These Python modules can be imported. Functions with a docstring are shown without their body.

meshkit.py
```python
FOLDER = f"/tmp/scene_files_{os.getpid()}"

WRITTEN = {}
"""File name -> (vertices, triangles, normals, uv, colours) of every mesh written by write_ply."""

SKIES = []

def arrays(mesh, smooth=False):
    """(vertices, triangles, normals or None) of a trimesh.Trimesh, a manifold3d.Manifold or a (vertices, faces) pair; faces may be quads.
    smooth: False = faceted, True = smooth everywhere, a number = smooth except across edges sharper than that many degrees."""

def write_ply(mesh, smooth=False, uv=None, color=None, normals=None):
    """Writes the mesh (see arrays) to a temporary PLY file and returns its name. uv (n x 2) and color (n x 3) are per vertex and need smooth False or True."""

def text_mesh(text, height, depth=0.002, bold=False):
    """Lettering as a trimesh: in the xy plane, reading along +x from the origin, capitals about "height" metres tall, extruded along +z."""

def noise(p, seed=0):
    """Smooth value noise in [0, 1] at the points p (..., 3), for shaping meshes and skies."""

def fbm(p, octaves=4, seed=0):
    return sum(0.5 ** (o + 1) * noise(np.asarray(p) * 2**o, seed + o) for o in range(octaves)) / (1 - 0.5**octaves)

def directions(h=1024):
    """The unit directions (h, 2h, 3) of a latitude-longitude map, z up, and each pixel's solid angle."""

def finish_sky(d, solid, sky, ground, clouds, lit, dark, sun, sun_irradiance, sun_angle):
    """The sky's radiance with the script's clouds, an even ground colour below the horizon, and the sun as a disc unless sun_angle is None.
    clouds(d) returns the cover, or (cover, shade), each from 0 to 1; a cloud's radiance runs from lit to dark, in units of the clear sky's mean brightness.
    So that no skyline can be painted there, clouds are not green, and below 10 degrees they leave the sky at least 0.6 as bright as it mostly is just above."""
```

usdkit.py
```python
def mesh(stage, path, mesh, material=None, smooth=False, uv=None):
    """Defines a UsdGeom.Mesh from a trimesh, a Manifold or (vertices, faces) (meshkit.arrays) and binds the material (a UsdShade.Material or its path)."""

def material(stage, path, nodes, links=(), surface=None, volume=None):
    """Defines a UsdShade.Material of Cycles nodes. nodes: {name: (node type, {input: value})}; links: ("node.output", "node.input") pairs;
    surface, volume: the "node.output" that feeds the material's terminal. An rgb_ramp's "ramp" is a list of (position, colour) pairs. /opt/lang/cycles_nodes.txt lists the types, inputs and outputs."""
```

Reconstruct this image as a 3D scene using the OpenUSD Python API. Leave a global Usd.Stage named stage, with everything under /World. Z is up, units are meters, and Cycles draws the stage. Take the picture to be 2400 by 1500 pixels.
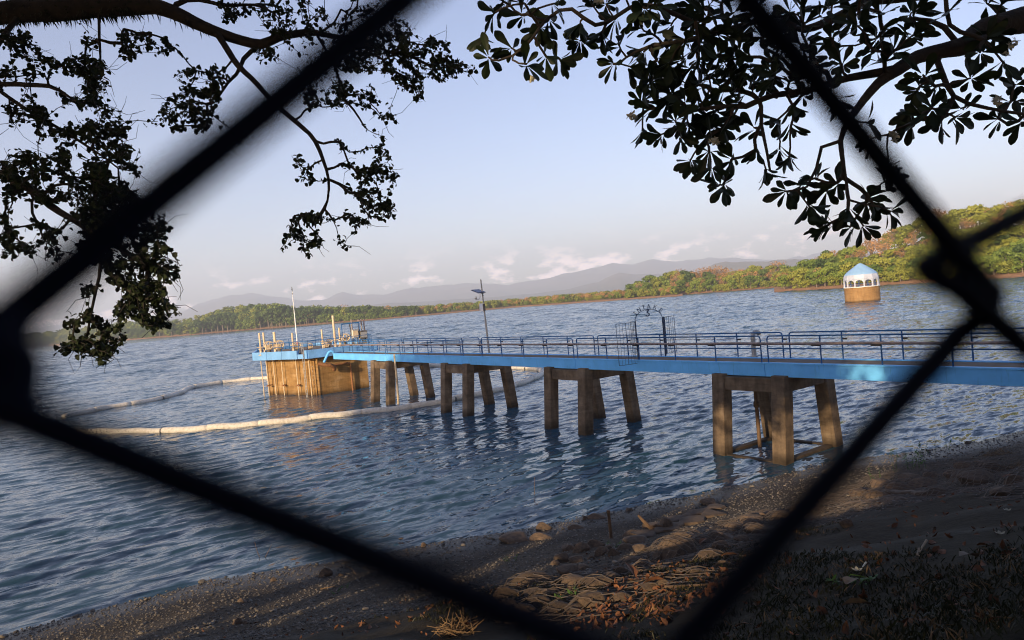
import math
import re
import numpy as np
import trimesh
from shapely.geometry import Polygon, Point
import shapely
import usdkit
import meshkit
from pxr import Usd, UsdGeom, UsdLux, UsdShade, Gf, Sdf, Vt

stage = Usd.Stage.CreateInMemory()
UsdGeom.SetStageUpAxis(stage, 'Z')
UsdGeom.SetStageMetersPerUnit(stage, 1.0)
UsdGeom.Xform.Define(stage, '/World')
stage.SetDefaultPrim(stage.GetPrimAtPath('/World'))
UsdGeom.Scope.Define(stage, '/World/Looks')

# ------------------------------------------------------------------ camera, sky, sun
EYE = np.array([0., 0., 7.5])
FPX, ROLL, PITCH = 1642.5, 0.0894, -0.0273          # lens in photo pixels, dutch tilt, pitch
_f = np.array([0, math.cos(PITCH), math.sin(PITCH)])
_r = np.array([1., 0, 0])
_u = np.cross(_r, _f)
CR = math.cos(ROLL) * _r - math.sin(ROLL) * _u
CU = math.sin(ROLL) * _r + math.cos(ROLL) * _u
CF = _f
cam = UsdGeom.Camera.Define(stage, '/World/camera')
cam.CreateHorizontalApertureAttr(36.0)
cam.CreateVerticalApertureAttr(22.5)
cam.CreateFocalLengthAttr(36.0 * FPX / 2400)
cam.CreateClippingRangeAttr(Gf.Vec2f(0.005, 60000))
cam.CreateFStopAttr(11.0)
cam.CreateFocusDistanceAttr(40.0)
cam.CreateExposureAttr(0.47)
cam.AddTransformOp().Set(Gf.Matrix4d(*CR, 0, *CU, 0, *(-CF), 0, *EYE, 1))

SUN_EL, SUN_AZ = math.radians(14.0), math.atan2(-0.56, -0.83)      # low sun behind the camera, to its left
SUN = np.array([math.sin(SUN_AZ) * math.cos(SUN_EL), math.cos(SUN_AZ) * math.cos(SUN_EL), math.sin(SUN_EL)])
sun = UsdLux.DistantLight.Define(stage, '/World/sun')
sun.CreateNormalizeAttr(True)
sun.CreateIntensityAttr(1.2)
sun.CreateAngleAttr(0.5)
sun.CreateColorAttr(Gf.Vec3f(1.0, 0.74, 0.44))
_sx = np.cross([0, 0, 1.], SUN); _sx /= np.linalg.norm(_sx)
_sy = np.cross(SUN, _sx)
sun.AddTransformOp().Set(Gf.Matrix4d(*_sx, 0, *_sy, 0, *SUN, 0, 0, 0, 0, 1))

SKY_STRENGTH = 0.15
dome = UsdLux.DomeLight.Define(stage, '/World/sky')
dome.GetPrim().SetCustomDataByKey('kind', 'structure')
sky_m = usdkit.material(stage, '/World/Looks/sky_look', {
    'sky': ('sky_texture', {'sky_type': 'single_scattering', 'sun_disc': False, 'sun_elevation': SUN_EL, 'sun_rotation': SUN_AZ,
                            'air_density': 1.0, 'aerosol_density': 1.1, 'ozone_density': 2.0, 'altitude': 100.0}),
    'tc': ('texture_coordinate', {}),
    'xyz': ('separate_xyz', {}),
    'map': ('mapping', {'scale': (24.0, 24.0, 56.0), 'location': (3.1, 1.7, 0.4)}),
    'n': ('noise_texture', {'scale': 1.0, 'detail': 7.0, 'roughness': 0.58}),
    'th': ('map_range', {'from_min': 0.52, 'from_max': 0.62, 'to_min': 0.0, 'to_max': 1.0, 'clamp': True}),
    'band': ('rgb_ramp', {'ramp': [(0.0, (0, 0, 0)), (0.012, (.9, .9, .9)), (0.045, (1, 1, 1)), (0.06, (.5, .5, .5)), (0.075, (.06, .06, .06)), (0.1, (.0, .0, .0)), (0.3, (0.0, 0, 0)), (1.0, (0, 0, 0))]}),
    'mul': ('math', {'math_type': 'multiply'}),
    'amt': ('math', {'math_type': 'multiply', 'value2': 0.85}),
    'tone': ('mix_color', {'blend_type': 'multiply', 'fac': 1.0, 'b': (1.03, 0.94, 1.06)}),
    'cl': ('mix_color', {'blend_type': 'mix', 'b': (17.0, 13.0, 12.3)}),
    'bg': ('background_shader', {'strength': SKY_STRENGTH}),
}, [('tc.generated', 'xyz.vector'), ('tc.generated', 'map.vector'), ('map.vector', 'n.vector'), ('n.fac', 'th.value'), ('xyz.z', 'band.fac'),
    ('th.result', 'mul.value1'), ('band.color', 'mul.value2'), ('mul.value', 'amt.value1'), ('amt.value', 'cl.fac'),
    ('sky.color', 'tone.a'), ('tone.result', 'cl.a'), ('cl.result', 'bg.color')], surface='bg.background')
UsdShade.MaterialBindingAPI.Apply(dome.GetPrim()).Bind(sky_m)


# ------------------------------------------------------------------ helpers
def ray(x, y):
    return ((x - 1200) * CR - (y - 750) * CU + FPX * CF) / FPX


def onz(x, y, z=0.0):
    d = ray(x, y)
    return EYE + (z - EYE[2]) / d[2] * d


def at(x, y, Y):
    d = ray(x, y)
    return EYE + d * Y / d[1]


def pxm(Y):
    """photo pixels per metre at depth Y"""
    return FPX / Y


def unit(v):
    v = np.asarray(v, float)
    return v / max(np.linalg.norm(v), 1e-12)


COUNT = {}


def numbered(parent, name):
    k = (parent, name)
    n = COUNT.get(k, 0)
    COUNT[k] = n + 1
    return f'{parent}/{name}' + (f'_{n:03d}' if n else '')


def tag(p, label=None, cat=None, group=None, kind=None):
    p = p.GetPrim() if hasattr(p, 'GetPrim') else p
    for k, v in (('label', label), ('category', cat), ('group', group), ('kind', kind)):
        if v:
            p.SetCustomDataByKey(k, v)
    return p


def thing(name, label, cat, loc=(0, 0, 0), rotz=0.0, scale=None, group=None):
    x = UsdGeom.Xform.Define(stage, numbered('/World', name))
    x.AddTranslateOp().Set(Gf.Vec3d(*map(float, loc)))
    x.AddRotateZOp().Set(float(rotz))
    if scale is not None:
        x.AddScaleOp().Set(Gf.Vec3f(*map(float, np.broadcast_to(scale, 3))))
    return tag(x, label, cat, group)


def dup(src, loc, rotz, scale, label=None, group=None, cat=None):
    was = src.GetCustomData()
    name = re.sub(r'_\d{3}$', '', src.GetName())
    r = thing(name, label or was['label'], cat or was['category'], loc, rotz, scale, group or was.get('group'))
    r.GetReferences().AddInternalReference(src.GetPath())
    r.SetInstanceable(True)
    return r


def part(parent, name, mb, mat, smooth=False, label=None):
    parent = str(parent.GetPath()) if hasattr(parent, 'GetPath') else parent
    m = usdkit.mesh(stage, numbered(parent, name), mb.out() if isinstance(mb, MB) else mb, mat, smooth=smooth)
    if label:
        tag(m, label)
    return m.GetPrim()


def solo(name, mb, mat, label=None, cat=None, group=None, kind=None, smooth=False):
    p = part('/World', name, mb, mat, smooth)
    return tag(p, label, cat, group, kind)


def frame_of(d, up=(0, 0, 1.)):
    d = unit(d)
    up = np.asarray(up, float)
    if abs(d @ unit(up)) > .98:
        up = np.array([1., 0, 0])
    a = unit(np.cross(up, d))
    return d, a, np.cross(d, a)


class MB:
    def __init__(s):
        s.v, s.f, s.n = [], [], 0

    def add(s, v, f):
        v = np.asarray(v, float).reshape(-1, 3)
        f = np.asarray(f, int)
        if f.shape[1] == 4:
            f = np.vstack([f[:, [0, 1, 2]], f[:, [0, 2, 3]]])
        s.v.append(v); s.f.append(f + s.n); s.n += len(v)
        return s

    def tm(s, m):
        return s.add(m.vertices, m.faces)

    def out(s):
        return np.vstack(s.v), np.vstack(s.f)

    def box(s, c, ax, half):
        """box at c with axes rows ax and half sizes"""
        ax = np.asarray(ax, float)
        k = np.array([[a, b, d] for a in (-1, 1) for b in (-1, 1) for d in (-1, 1)], float) * np.asarray(half)
        f = [[0, 1, 3, 2], [4, 6, 7, 5], [0, 4, 5, 1], [2, 3, 7, 6], [0, 2, 6, 4], [1, 5, 7, 3]]
        return s.add(np.asarray(c) + k @ ax, f)

    def beam(s, p0, p1, w, h, up=(0, 0, 1.), ch=0.02, w1=None, h1=None, a=None):
        """bar with a chamfered rectangular section from p0 to p1 (w across, h along up)"""
        p0, p1 = np.asarray(p0, float), np.asarray(p1, float)
        d = unit(p1 - p0)
        if a is None:
            d, a, u = frame_of(d, up)
        else:
            a = np.asarray(a, float); u = np.asarray(up, float)
        w1, h1 = w1 or w, h1 or h

        def sec(c, w, h):
            x, y = w / 2, h / 2
            q = [(-x + ch, -y), (x - ch, -y), (x, -y + ch), (x, y - ch), (x - ch, y), (-x + ch, y), (-x, y - ch), (-x, -y + ch)]
            return [c + a * i + u * j for i, j in q]
        v = sec(p0, w, h) + sec(p1, w1, h1)
        f = [[i, (i + 1) % 8, 8 + (i + 1) % 8, 8 + i] for i in range(8)]
        s.add(v, f)
        n = s.n - 16
        s.f.append(np.array([[n, n + i + 1, n + i] for i in range(1, 7)] + [[n + 8, n + 8 + i, n + 9 + i] for i in range(1, 7)]))
        return s

    def tube(s, pts, r, n=8, cap=True):
        pts = np.asarray(pts, float)
        r = np.broadcast_to(r, len(pts))
        t = np.gradient(pts, axis=0)
        t /= np.maximum(np.linalg.norm(t, axis=1, keepdims=True), 1e-9)
        d, a, b = frame_of(t[0])
        ang = np.arange(n) / n * 2 * math.pi
        rings = []
        for i in range(len(pts)):
            a = a - t[i] * (a @ t[i]); a = unit(a); b = np.cross(t[i], a)
            rings.append(pts[i] + r[i] * (np.cos(ang)[:, None] * a + np.sin(ang)[:, None] * b))
        v = np.vstack(rings)
        k = len(pts)
        i = np.arange(k - 1)[:, None] * n
        j = np.arange(n)[None]
        f = np.stack([i + j, i + (j + 1) % n, i + n + (j + 1) % n, i + n + j], -1).reshape(-1, 4)
        if cap:
            v = np.vstack([v, pts[:1], pts[-1:]])
            s.add(v, f)
            b0 = s.n - len(v)
            c0, c1 = s.n - 2, s.n - 1
            jj = np.arange(n)
            s.f.append(np.stack([b0 + (jj + 1) % n, b0 + jj, np.full(n, c0)], 1))
            s.f.append(np.stack([b0 + (k - 1) * n + jj, b0 + (k - 1) * n + (jj + 1) % n, np.full(n, c1)], 1))
        else:
            s.add(v, f)
        return s


# ------------------------------------------------------------------ materials
LOOK = {}


def mat(name, nodes, links, surface='p.BSDF', volume=None):
    LOOK[name] = usdkit.material(stage, '/World/Looks/' + name, nodes, links, surface=surface, volume=volume)
    return LOOK[name]


def plain(name, c1, c2=None, scale=3.0, rough=0.7, bump=0.0, bump_scale=None, spec=0.5, metallic=0.0, stretch=(1, 1, 1), lo=.35, hi=.65, detail=5.0, rnd=0.0):
    """two-tone procedural surface: a noise in object space, a fine relief, optional change from copy to copy"""
    c2 = c2 if c2 is not None else tuple(0.7 * x for x in c1)
    nodes = {'tc': ('texture_coordinate', {}), 'map': ('mapping', {'scale': stretch}),
             'n': ('noise_texture', {'scale': scale, 'detail': detail, 'roughness': 0.6}),
             'r': ('rgb_ramp', {'ramp': [(0, c1), (lo, c1), (hi, c2), (1, c2)]}),
             'p': ('principled_bsdf', {'roughness': rough, 'specular_ior_level': spec, 'metallic': metallic})}
    links = [('tc.object', 'map.vector'), ('map.vector', 'n.vector'), ('n.fac', 'r.fac')]
    col = 'r.color'
    if rnd:
        nodes |= {'oi': ('object_info', {}), 'mr': ('map_range', {'from_min': 0., 'from_max': 1., 'to_min': 1 - rnd, 'to_max': 1 + rnd}),
                  'hv': ('hsv', {})}
        links += [('oi.random', 'mr.value'), ('mr.result', 'hv.value'), (col, 'hv.color')]
        col = 'hv.color'
    links.append((col, 'p.base_color'))
    if bump:
        nodes |= {'bn': ('noise_texture', {'scale': bump_scale or scale * 6, 'detail': 4.0}), 'b': ('bump', {'strength': bump, 'distance': 0.02})}
        links += [('map.vector', 'bn.vector'), ('bn.fac', 'b.height'), ('b.normal', 'p.normal')]
    return mat(name, nodes, links)


def foliage(name, c1, c2, rough=0.55, trans=0.12, nscale=0.25, spec=0.3):
    nodes = {'g': ('geometry', {}), 'n': ('noise_texture', {'scale': nscale, 'detail': 3.0}),
             'oi': ('object_info', {}), 'add': ('math', {'math_type': 'add'}), 'half': ('math', {'math_type': 'multiply', 'value2': 0.5}),
             'isl': ('math', {'math_type': 'multiply_add', 'value2': 0.35}),
             'r': ('rgb_ramp', {'ramp': [(0.2, c1), (0.85, c2)]}),
             'p': ('principled_bsdf', {'roughness': rough, 'specular_ior_level': spec}),
             't': ('translucent_bsdf', {}), 'mx': ('mix_closure', {'fac': trans})}
    links = [('g.position', 'n.vector'), ('n.fac', 'add.value1'), ('oi.random', 'add.value2'), ('add.value', 'half.value1'),
             ('g.random_per_island', 'isl.value1'), ('half.value', 'isl.value3'), ('isl.value', 'r.fac'),
             ('r.color', 'p.base_color'), ('r.color', 't.color'), ('p.BSDF', 'mx.closure1'), ('t.BSDF', 'mx.closure2')]
    return mat(name, nodes, links, surface='mx.closure')


def concrete(name, base, dark, pale, zlo, zhi, scale=1.2, rough=0.85):
    """weathered concrete: blotches, horizontal water lines, streaks, wet foot"""
    nodes = {'g': ('geometry', {}), 'xyz': ('separate_xyz', {}),
             'n1': ('noise_texture', {'scale': scale, 'detail': 6.0, 'roughness': 0.65}),
             'r1': ('rgb_ramp', {'ramp': [(0.3, dark), (0.5, base), (0.72, pale)]}),
             'mz': ('mapping', {'scale': (0.5, 0.5, 5.0)}), 'nz': ('noise_texture', {'scale': 1.0, 'detail': 5.0, 'roughness': 0.7}),
             'rz': ('rgb_ramp', {'ramp': [(0.3, (0.62, 0.6, 0.58)), (0.5, (1, 1, 1)), (0.7, (1.15, 1.12, 1.07))]}),
             'm': ('mix_color', {'blend_type': 'multiply', 'fac': 0.8, 'use_clamp': False}),
             'ms': ('mapping', {'scale': (4.0, 4.0, 0.25)}), 'ns': ('noise_texture', {'scale': 1.5, 'detail': 4.0}),
             'rs': ('rgb_ramp', {'ramp': [(0.35, (0.7, 0.68, 0.66)), (0.55, (1, 1, 1))]}),
             'm2': ('mix_color', {'blend_type': 'multiply', 'fac': 0.6}),
             'wet': ('map_range', {'from_min': zlo, 'from_max': zhi, 'to_min': 0.0, 'to_max': 1.0, 'clamp': True}),
             'm3': ('mix_color', {'blend_type': 'mix'}), 'wetc': ('mix_color', {'blend_type': 'multiply', 'fac': 1.0, 'b': (0.35, 0.34, 0.33)}),
             'bn': ('noise_texture', {'scale': 14.0, 'detail': 5.0}), 'b': ('bump', {'strength': 0.5, 'distance': 0.02}),
             'p': ('principled_bsdf', {'roughness': rough, 'specular_ior_level': 0.3})}
    links = [('g.position', 'xyz.vector'), ('g.position', 'n1.vector'), ('n1.fac', 'r1.fac'), ('g.position', 'mz.vector'), ('mz.vector', 'nz.vector'), ('nz.fac', 'rz.fac'),
             ('r1.color', 'm.a'), ('rz.color', 'm.b'), ('g.position', 'ms.vector'), ('ms.vector', 'ns.vector'), ('ns.fac', 'rs.fac'),
             ('m.result', 'm2.a'), ('rs.color', 'm2.b'), ('xyz.z', 'wet.value'), ('m2.result', 'wetc.a'), ('wet.result', 'm3.fac'), ('wetc.result', 'm3.a'), ('m2.result', 'm3.b'),
             ('m3.result', 'p.base_color'), ('g.position', 'bn.vector'), ('bn.fac', 'b.height'), ('b.normal', 'p.normal')]
    return mat(name, nodes, links)


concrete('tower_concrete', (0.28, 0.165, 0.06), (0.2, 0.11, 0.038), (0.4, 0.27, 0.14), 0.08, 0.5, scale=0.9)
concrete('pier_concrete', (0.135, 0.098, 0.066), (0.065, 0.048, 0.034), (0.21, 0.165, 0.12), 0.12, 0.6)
concrete('old_concrete', (0.29, 0.17, 0.07), (0.22, 0.125, 0.045), (0.36, 0.24, 0.115), 0.1, 0.5, scale=0.4)


def paint(name, c, rough=0.45, dirt=(0.55, 0.5, 0.45)):
    nodes = {'g': ('geometry', {}), 'n': ('noise_texture', {'scale': 0.9, 'detail': 6.0, 'roughness': 0.62}),
             'r': ('rgb_ramp', {'ramp': [(0.3, tuple(.84 * x for x in c)), (0.55, c), (0.75, tuple(min(1, 1.12 * x + .02) for x in c))]}),
             'ms': ('mapping', {'scale': (5.0, 5.0, 0.5)}), 'ns': ('noise_texture', {'scale': 2.0, 'detail': 6.0, 'roughness': 0.7}),
             'rs': ('rgb_ramp', {'ramp': [(0.3, dirt), (0.42, (1, 1, 1))]}), 'm': ('mix_color', {'blend_type': 'multiply', 'fac': 0.55}),
             'p': ('principled_bsdf', {'roughness': rough, 'specular_ior_level': 0.35})}
    return mat(name, nodes, [('g.position', 'n.vector'), ('n.fac', 'r.fac'), ('g.position', 'ms.vector'), ('ms.vector', 'ns.vector'), ('ns.fac', 'rs.fac'),
                             ('r.color', 'm.a'), ('rs.color', 'm.b'), ('m.result', 'p.base_color')])


paint('sky_blue_paint', (0.13, 0.46, 0.9))
paint('pale_blue_paint', (0.16, 0.36, 0.66))
paint('rail_blue_paint', (0.02, 0.10, 0.27), rough=0.4)
paint('dome_blue_paint', (0.25, 0.43, 0.66))
paint('dome_white_paint', (0.43, 0.47, 0.56))
paint('white_paint', (0.78, 0.8, 0.8))
plain('deck_slab', (0.10, 0.075, 0.055), (0.17, 0.13, 0.1), scale=1.5, rough=0.9, bump=.3)
plain('weathered_pipe', (0.19, 0.15, 0.14), (0.3, 0.24, 0.22), scale=6, rough=.6)
plain('grey_pipe', (0.33, 0.32, 0.29), (0.4, 0.38, 0.34), scale=4, rough=.5)
plain('galvanised', (0.34, 0.34, 0.33), (0.42, 0.42, 0.4), scale=6, rough=.45, metallic=.4)
plain('cream_paint', (0.62, 0.52, 0.36), (0.5, 0.38, 0.24), scale=4, rough=.6)
plain('rust', (0.16, 0.065, 0.025), (0.28, 0.13, 0.05), scale=8, rough=.85)
plain('black_metal', (0.012, 0.012, 0.014), (0.03, 0.025, 0.02), scale=8, rough=.5)
plain('dark_box', (0.07, 0.065, 0.06), (0.12, 0.11, 0.1), scale=5, rough=.5)
plain('gate_steel', (0.015, 0.035, 0.085), (0.03, 0.06, 0.12), scale=8, rough=.5)
plain('solar_cell', (0.01, 0.012, 0.05), (0.015, 0.018, 0.07), scale=20, rough=.15)
plain('red_tape', (0.5, 0.03, 0.08), scale=3, rough=.5)
plain('float_fabric', (0.56, 0.53, 0.47), (0.38, 0.34, 0.28), scale=5, rough=.75, bump=.4, bump_scale=9, lo=.42, hi=.72)
plain('fence_wire_coat', (0.002, 0.003, 0.008), (0.003, 0.004, 0.011), scale=60, rough=.7, spec=.06)
plain('post_steel', (0.03, 0.035, 0.05), scale=10, rough=.5)
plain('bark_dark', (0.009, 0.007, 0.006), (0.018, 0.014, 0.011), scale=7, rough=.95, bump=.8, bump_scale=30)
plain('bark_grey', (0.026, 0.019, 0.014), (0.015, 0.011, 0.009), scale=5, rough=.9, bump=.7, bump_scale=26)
plain('twig_bark', (0.035, 0.024, 0.017), (0.022, 0.016, 0.012), scale=9, rough=.9)
plain('pebble_stone', (0.14, 0.12, 0.1), (0.06, 0.055, 0.05), scale=18, rough=.8, rnd=.55)
plain('rock_stone', (0.13, 0.088, 0.058), (0.065, 0.046, 0.035), scale=3.2, rough=.9, bump=.7, bump_scale=16, rnd=.25)
plain('wood_stake', (0.14, 0.085, 0.05), (0.07, 0.045, 0.03), scale=10, rough=.9, bump=.5, stretch=(1, 1, .15))
plain('net_wire', (0.09, 0.08, 0.075), (0.14, 0.1, 0.07), scale=10, rough=.6)
plain('straw', (0.2, 0.125, 0.06), (0.13, 0.08, 0.04), scale=6, rough=.8)
plain('dead_leaf', (0.15, 0.056, 0.022), (0.085, 0.036, 0.017), scale=9, rough=.8, rnd=.4)
plain('dull_leaf', (0.12, 0.09, 0.065), (0.08, 0.06, 0.045), scale=9, rough=.8)
plain('petal', (0.3, 0.3, 0.27), (0.3, 0.27, 0.17), scale=20, rough=.5)
plain('pale_trunk', (0.2, 0.165, 0.13), (0.12, 0.095, 0.075), scale=2, rough=.9)
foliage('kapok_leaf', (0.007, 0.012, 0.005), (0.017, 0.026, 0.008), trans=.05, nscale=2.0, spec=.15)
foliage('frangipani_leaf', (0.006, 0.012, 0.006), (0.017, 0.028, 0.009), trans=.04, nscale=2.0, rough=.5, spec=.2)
foliage('grass_blade', (0.012, 0.018, 0.006), (0.032, 0.029, 0.013), trans=.15, nscale=1.5)
foliage('plant_leaf', (0.04, 0.1, 0.02), (0.09, 0.17, 0.04), trans=.25, nscale=2.0)
foliage('wood_green', (0.075, 0.125, 0.016), (0.185, 0.24, 0.03))
foliage('wood_dark_green', (0.035, 0.07, 0.013), (0.095, 0.14, 0.024))
foliage('wood_olive', (0.14, 0.17, 0.02), (0.26, 0.27, 0.036))
foliage('wood_brown', (0.3, 0.16, 0.055), (0.45, 0.26, 0.11))
foliage('shade_leaf', (0.04, 0.06, 0.02), (0.08, 0.1, 0.03))


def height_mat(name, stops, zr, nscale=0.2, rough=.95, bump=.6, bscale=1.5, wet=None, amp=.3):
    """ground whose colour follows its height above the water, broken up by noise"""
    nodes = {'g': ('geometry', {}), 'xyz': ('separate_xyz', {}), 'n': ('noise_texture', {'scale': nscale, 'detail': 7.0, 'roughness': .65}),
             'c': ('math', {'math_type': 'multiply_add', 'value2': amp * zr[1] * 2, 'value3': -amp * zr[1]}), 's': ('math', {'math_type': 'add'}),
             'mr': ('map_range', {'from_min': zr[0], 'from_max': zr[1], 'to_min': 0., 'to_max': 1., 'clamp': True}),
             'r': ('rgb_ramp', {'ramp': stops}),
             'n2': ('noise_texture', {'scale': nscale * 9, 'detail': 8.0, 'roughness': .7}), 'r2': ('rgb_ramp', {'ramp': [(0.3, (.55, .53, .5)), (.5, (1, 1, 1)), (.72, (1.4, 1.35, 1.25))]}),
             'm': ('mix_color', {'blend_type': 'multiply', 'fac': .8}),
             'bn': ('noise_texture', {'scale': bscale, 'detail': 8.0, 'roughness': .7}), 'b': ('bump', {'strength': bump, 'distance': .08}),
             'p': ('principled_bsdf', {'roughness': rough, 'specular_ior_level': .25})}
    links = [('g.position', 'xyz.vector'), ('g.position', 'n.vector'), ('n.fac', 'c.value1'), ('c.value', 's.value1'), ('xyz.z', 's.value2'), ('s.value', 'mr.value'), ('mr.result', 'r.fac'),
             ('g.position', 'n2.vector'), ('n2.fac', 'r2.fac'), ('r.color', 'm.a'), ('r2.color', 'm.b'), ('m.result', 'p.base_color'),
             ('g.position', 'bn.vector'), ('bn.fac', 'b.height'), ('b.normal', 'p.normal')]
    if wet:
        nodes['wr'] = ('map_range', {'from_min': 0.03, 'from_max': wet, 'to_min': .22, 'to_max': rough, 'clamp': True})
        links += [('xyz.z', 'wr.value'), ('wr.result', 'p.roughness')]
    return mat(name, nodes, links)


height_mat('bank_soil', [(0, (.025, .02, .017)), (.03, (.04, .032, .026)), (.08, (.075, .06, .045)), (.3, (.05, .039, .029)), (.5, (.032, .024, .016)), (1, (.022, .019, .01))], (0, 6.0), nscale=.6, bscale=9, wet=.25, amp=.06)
height_mat('far_land_soil', [(0, (.24, .13, .07)), (.1, (.32, .185, .1)), (.16, (.3, .19, .1)), (.2, (.07, .075, .025)), (1, (.06, .07, .022))], (0, 12.0), nscale=.08, bscale=.5, amp=.03)
height_mat('hill_cover', [(0, (.15, .14, .08)), (.5, (.21, .17, .11)), (1, (.15, .15, .11))], (0, 400.0), nscale=.01, bscale=.05, amp=.3)

# water: turbid green-blue lake, fine ripples on top of the built waves
mat('lake_water', {
    'g': ('geometry', {}), 'rot': ('vector_rotate', {'rotate_type': 'z_axis', 'angle': -.56}), 'm1': ('mapping', {'scale': (.6, 1.9, 1.0)}), 'n1': ('noise_texture', {'scale': 1.5, 'detail': 5.0, 'roughness': .62, 'distortion': .5}),
    'sub': ('vector_math', {'math_type': 'subtract', 'vector2': (.5, .5, .5)}), 'mul': ('vector_math', {'math_type': 'multiply'}), 'amp': ('combine_xyz', {'z': 0.0}),
    'm3': ('mapping', {'scale': (.14, .42, 1.0)}), 'n3': ('noise_texture', {'scale': .35, 'detail': 6.0, 'roughness': .65}),
    'gx': ('map_range', {'from_min': .3, 'from_max': .7, 'to_min': .3, 'to_max': 1.2, 'clamp': True}), 'gy': ('map_range', {'from_min': .3, 'from_max': .7, 'to_min': .55, 'to_max': 2.1, 'clamp': True}),
    'add': ('vector_math', {'math_type': 'add'}), 'nz': ('vector_math', {'math_type': 'normalize'}),
    'p': ('principled_bsdf', {'base_color': (.016, .046, .072), 'roughness': .05, 'ior': 1.33, 'specular_ior_level': .5}),
}, [('g.position', 'rot.vector'), ('rot.vector', 'm1.vector'), ('m1.vector', 'n1.vector'), ('n1.color', 'sub.vector1'), ('rot.vector', 'm3.vector'), ('m3.vector', 'n3.vector'), ('n3.fac', 'gx.value'), ('n3.fac', 'gy.value'),
    ('gx.result', 'amp.x'), ('gy.result', 'amp.y'), ('sub.vector', 'mul.vector1'), ('amp.vector', 'mul.vector2'), ('mul.vector', 'add.vector1'), ('g.normal', 'add.vector2'), ('add.vector', 'nz.vector1'), ('nz.vector', 'p.normal')])

# ------------------------------------------------------------------ setting: near bank, lake, far land, hills
SHORE = np.array([(-120, -6), (-60, 7), (-30, 13)] + [onz(x, y)[:2] for x, y in [(0, 1490), (500, 1357), (800, 1315), (1000, 1277), (1200, 1243), (1500, 1183), (1800, 1122), (1870, 1098), (1960, 1080), (2100, 1065), (2250, 1040), (2400, 1010)]] + [(34, 36.5), (60, 46), (140, 64)])
LAND = shapely.prepare  # noqa
_shore_line = shapely.LineString(SHORE)
_land = Polygon(list(map(tuple, SHORE)) + [(140, -160), (-120, -160)])
shapely.prepare(_land); shapely.prepare(_shore_line)


def shore_dist(x, y):
    p = shapely.points(np.asarray(x, float), np.asarray(y, float))
    d = shapely.distance(p, _shore_line)
    return np.where(shapely.contains(_land, p), d, -d)


PD = [-60, -12, 0, 1.2, 3, 6, 9, 13, 20, 30, 80]
PZ = [-7, -2.2, 0, .1, .33, .85, 1.75, 3.45, 5.85, 6.3, 7.4]


def ground_z(x, y):
    x, y = np.asarray(x, float), np.asarray(y, float)
    d = shore_dist(x, y)
    z = np.interp(d, PD, PZ)
    q = np.stack([x, y, 0 * x], -1)
    amp = np.interp(d, [-3, 0, 2, 6, 10, 18], [.1, .03, .05, .16, .3, .2])
    return z + amp * (meshkit.fbm(q * .45, 4, 3) - .5) * 2 + .03 * (meshkit.fbm(q * 2.3, 3, 8) - .5)


def ground_hit(x, y):
    """first point of the bank seen at this pixel of the photograph"""
    d = ray(x, y)
    t = np.linspace(4, 45, 500)
    p = EYE + t[:, None] * d
    g = ground_z(p[:, 0], p[:, 1])
    i = int(np.argmax(p[:, 2] < g)) or len(t) - 1
    return np.array([p[i, 0], p[i, 1], g[i]])


# bank: a sheet with finer cells where it is seen
def axis_pts(lo, a, b, hi, fine, coarse):
    return np.concatenate([np.linspace(lo, a, int((a - lo) / coarse) + 1)[:-1], np.linspace(a, b, int((b - a) / fine) + 1)[:-1], np.linspace(b, hi, int((hi - b) / coarse) + 1)])


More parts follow.
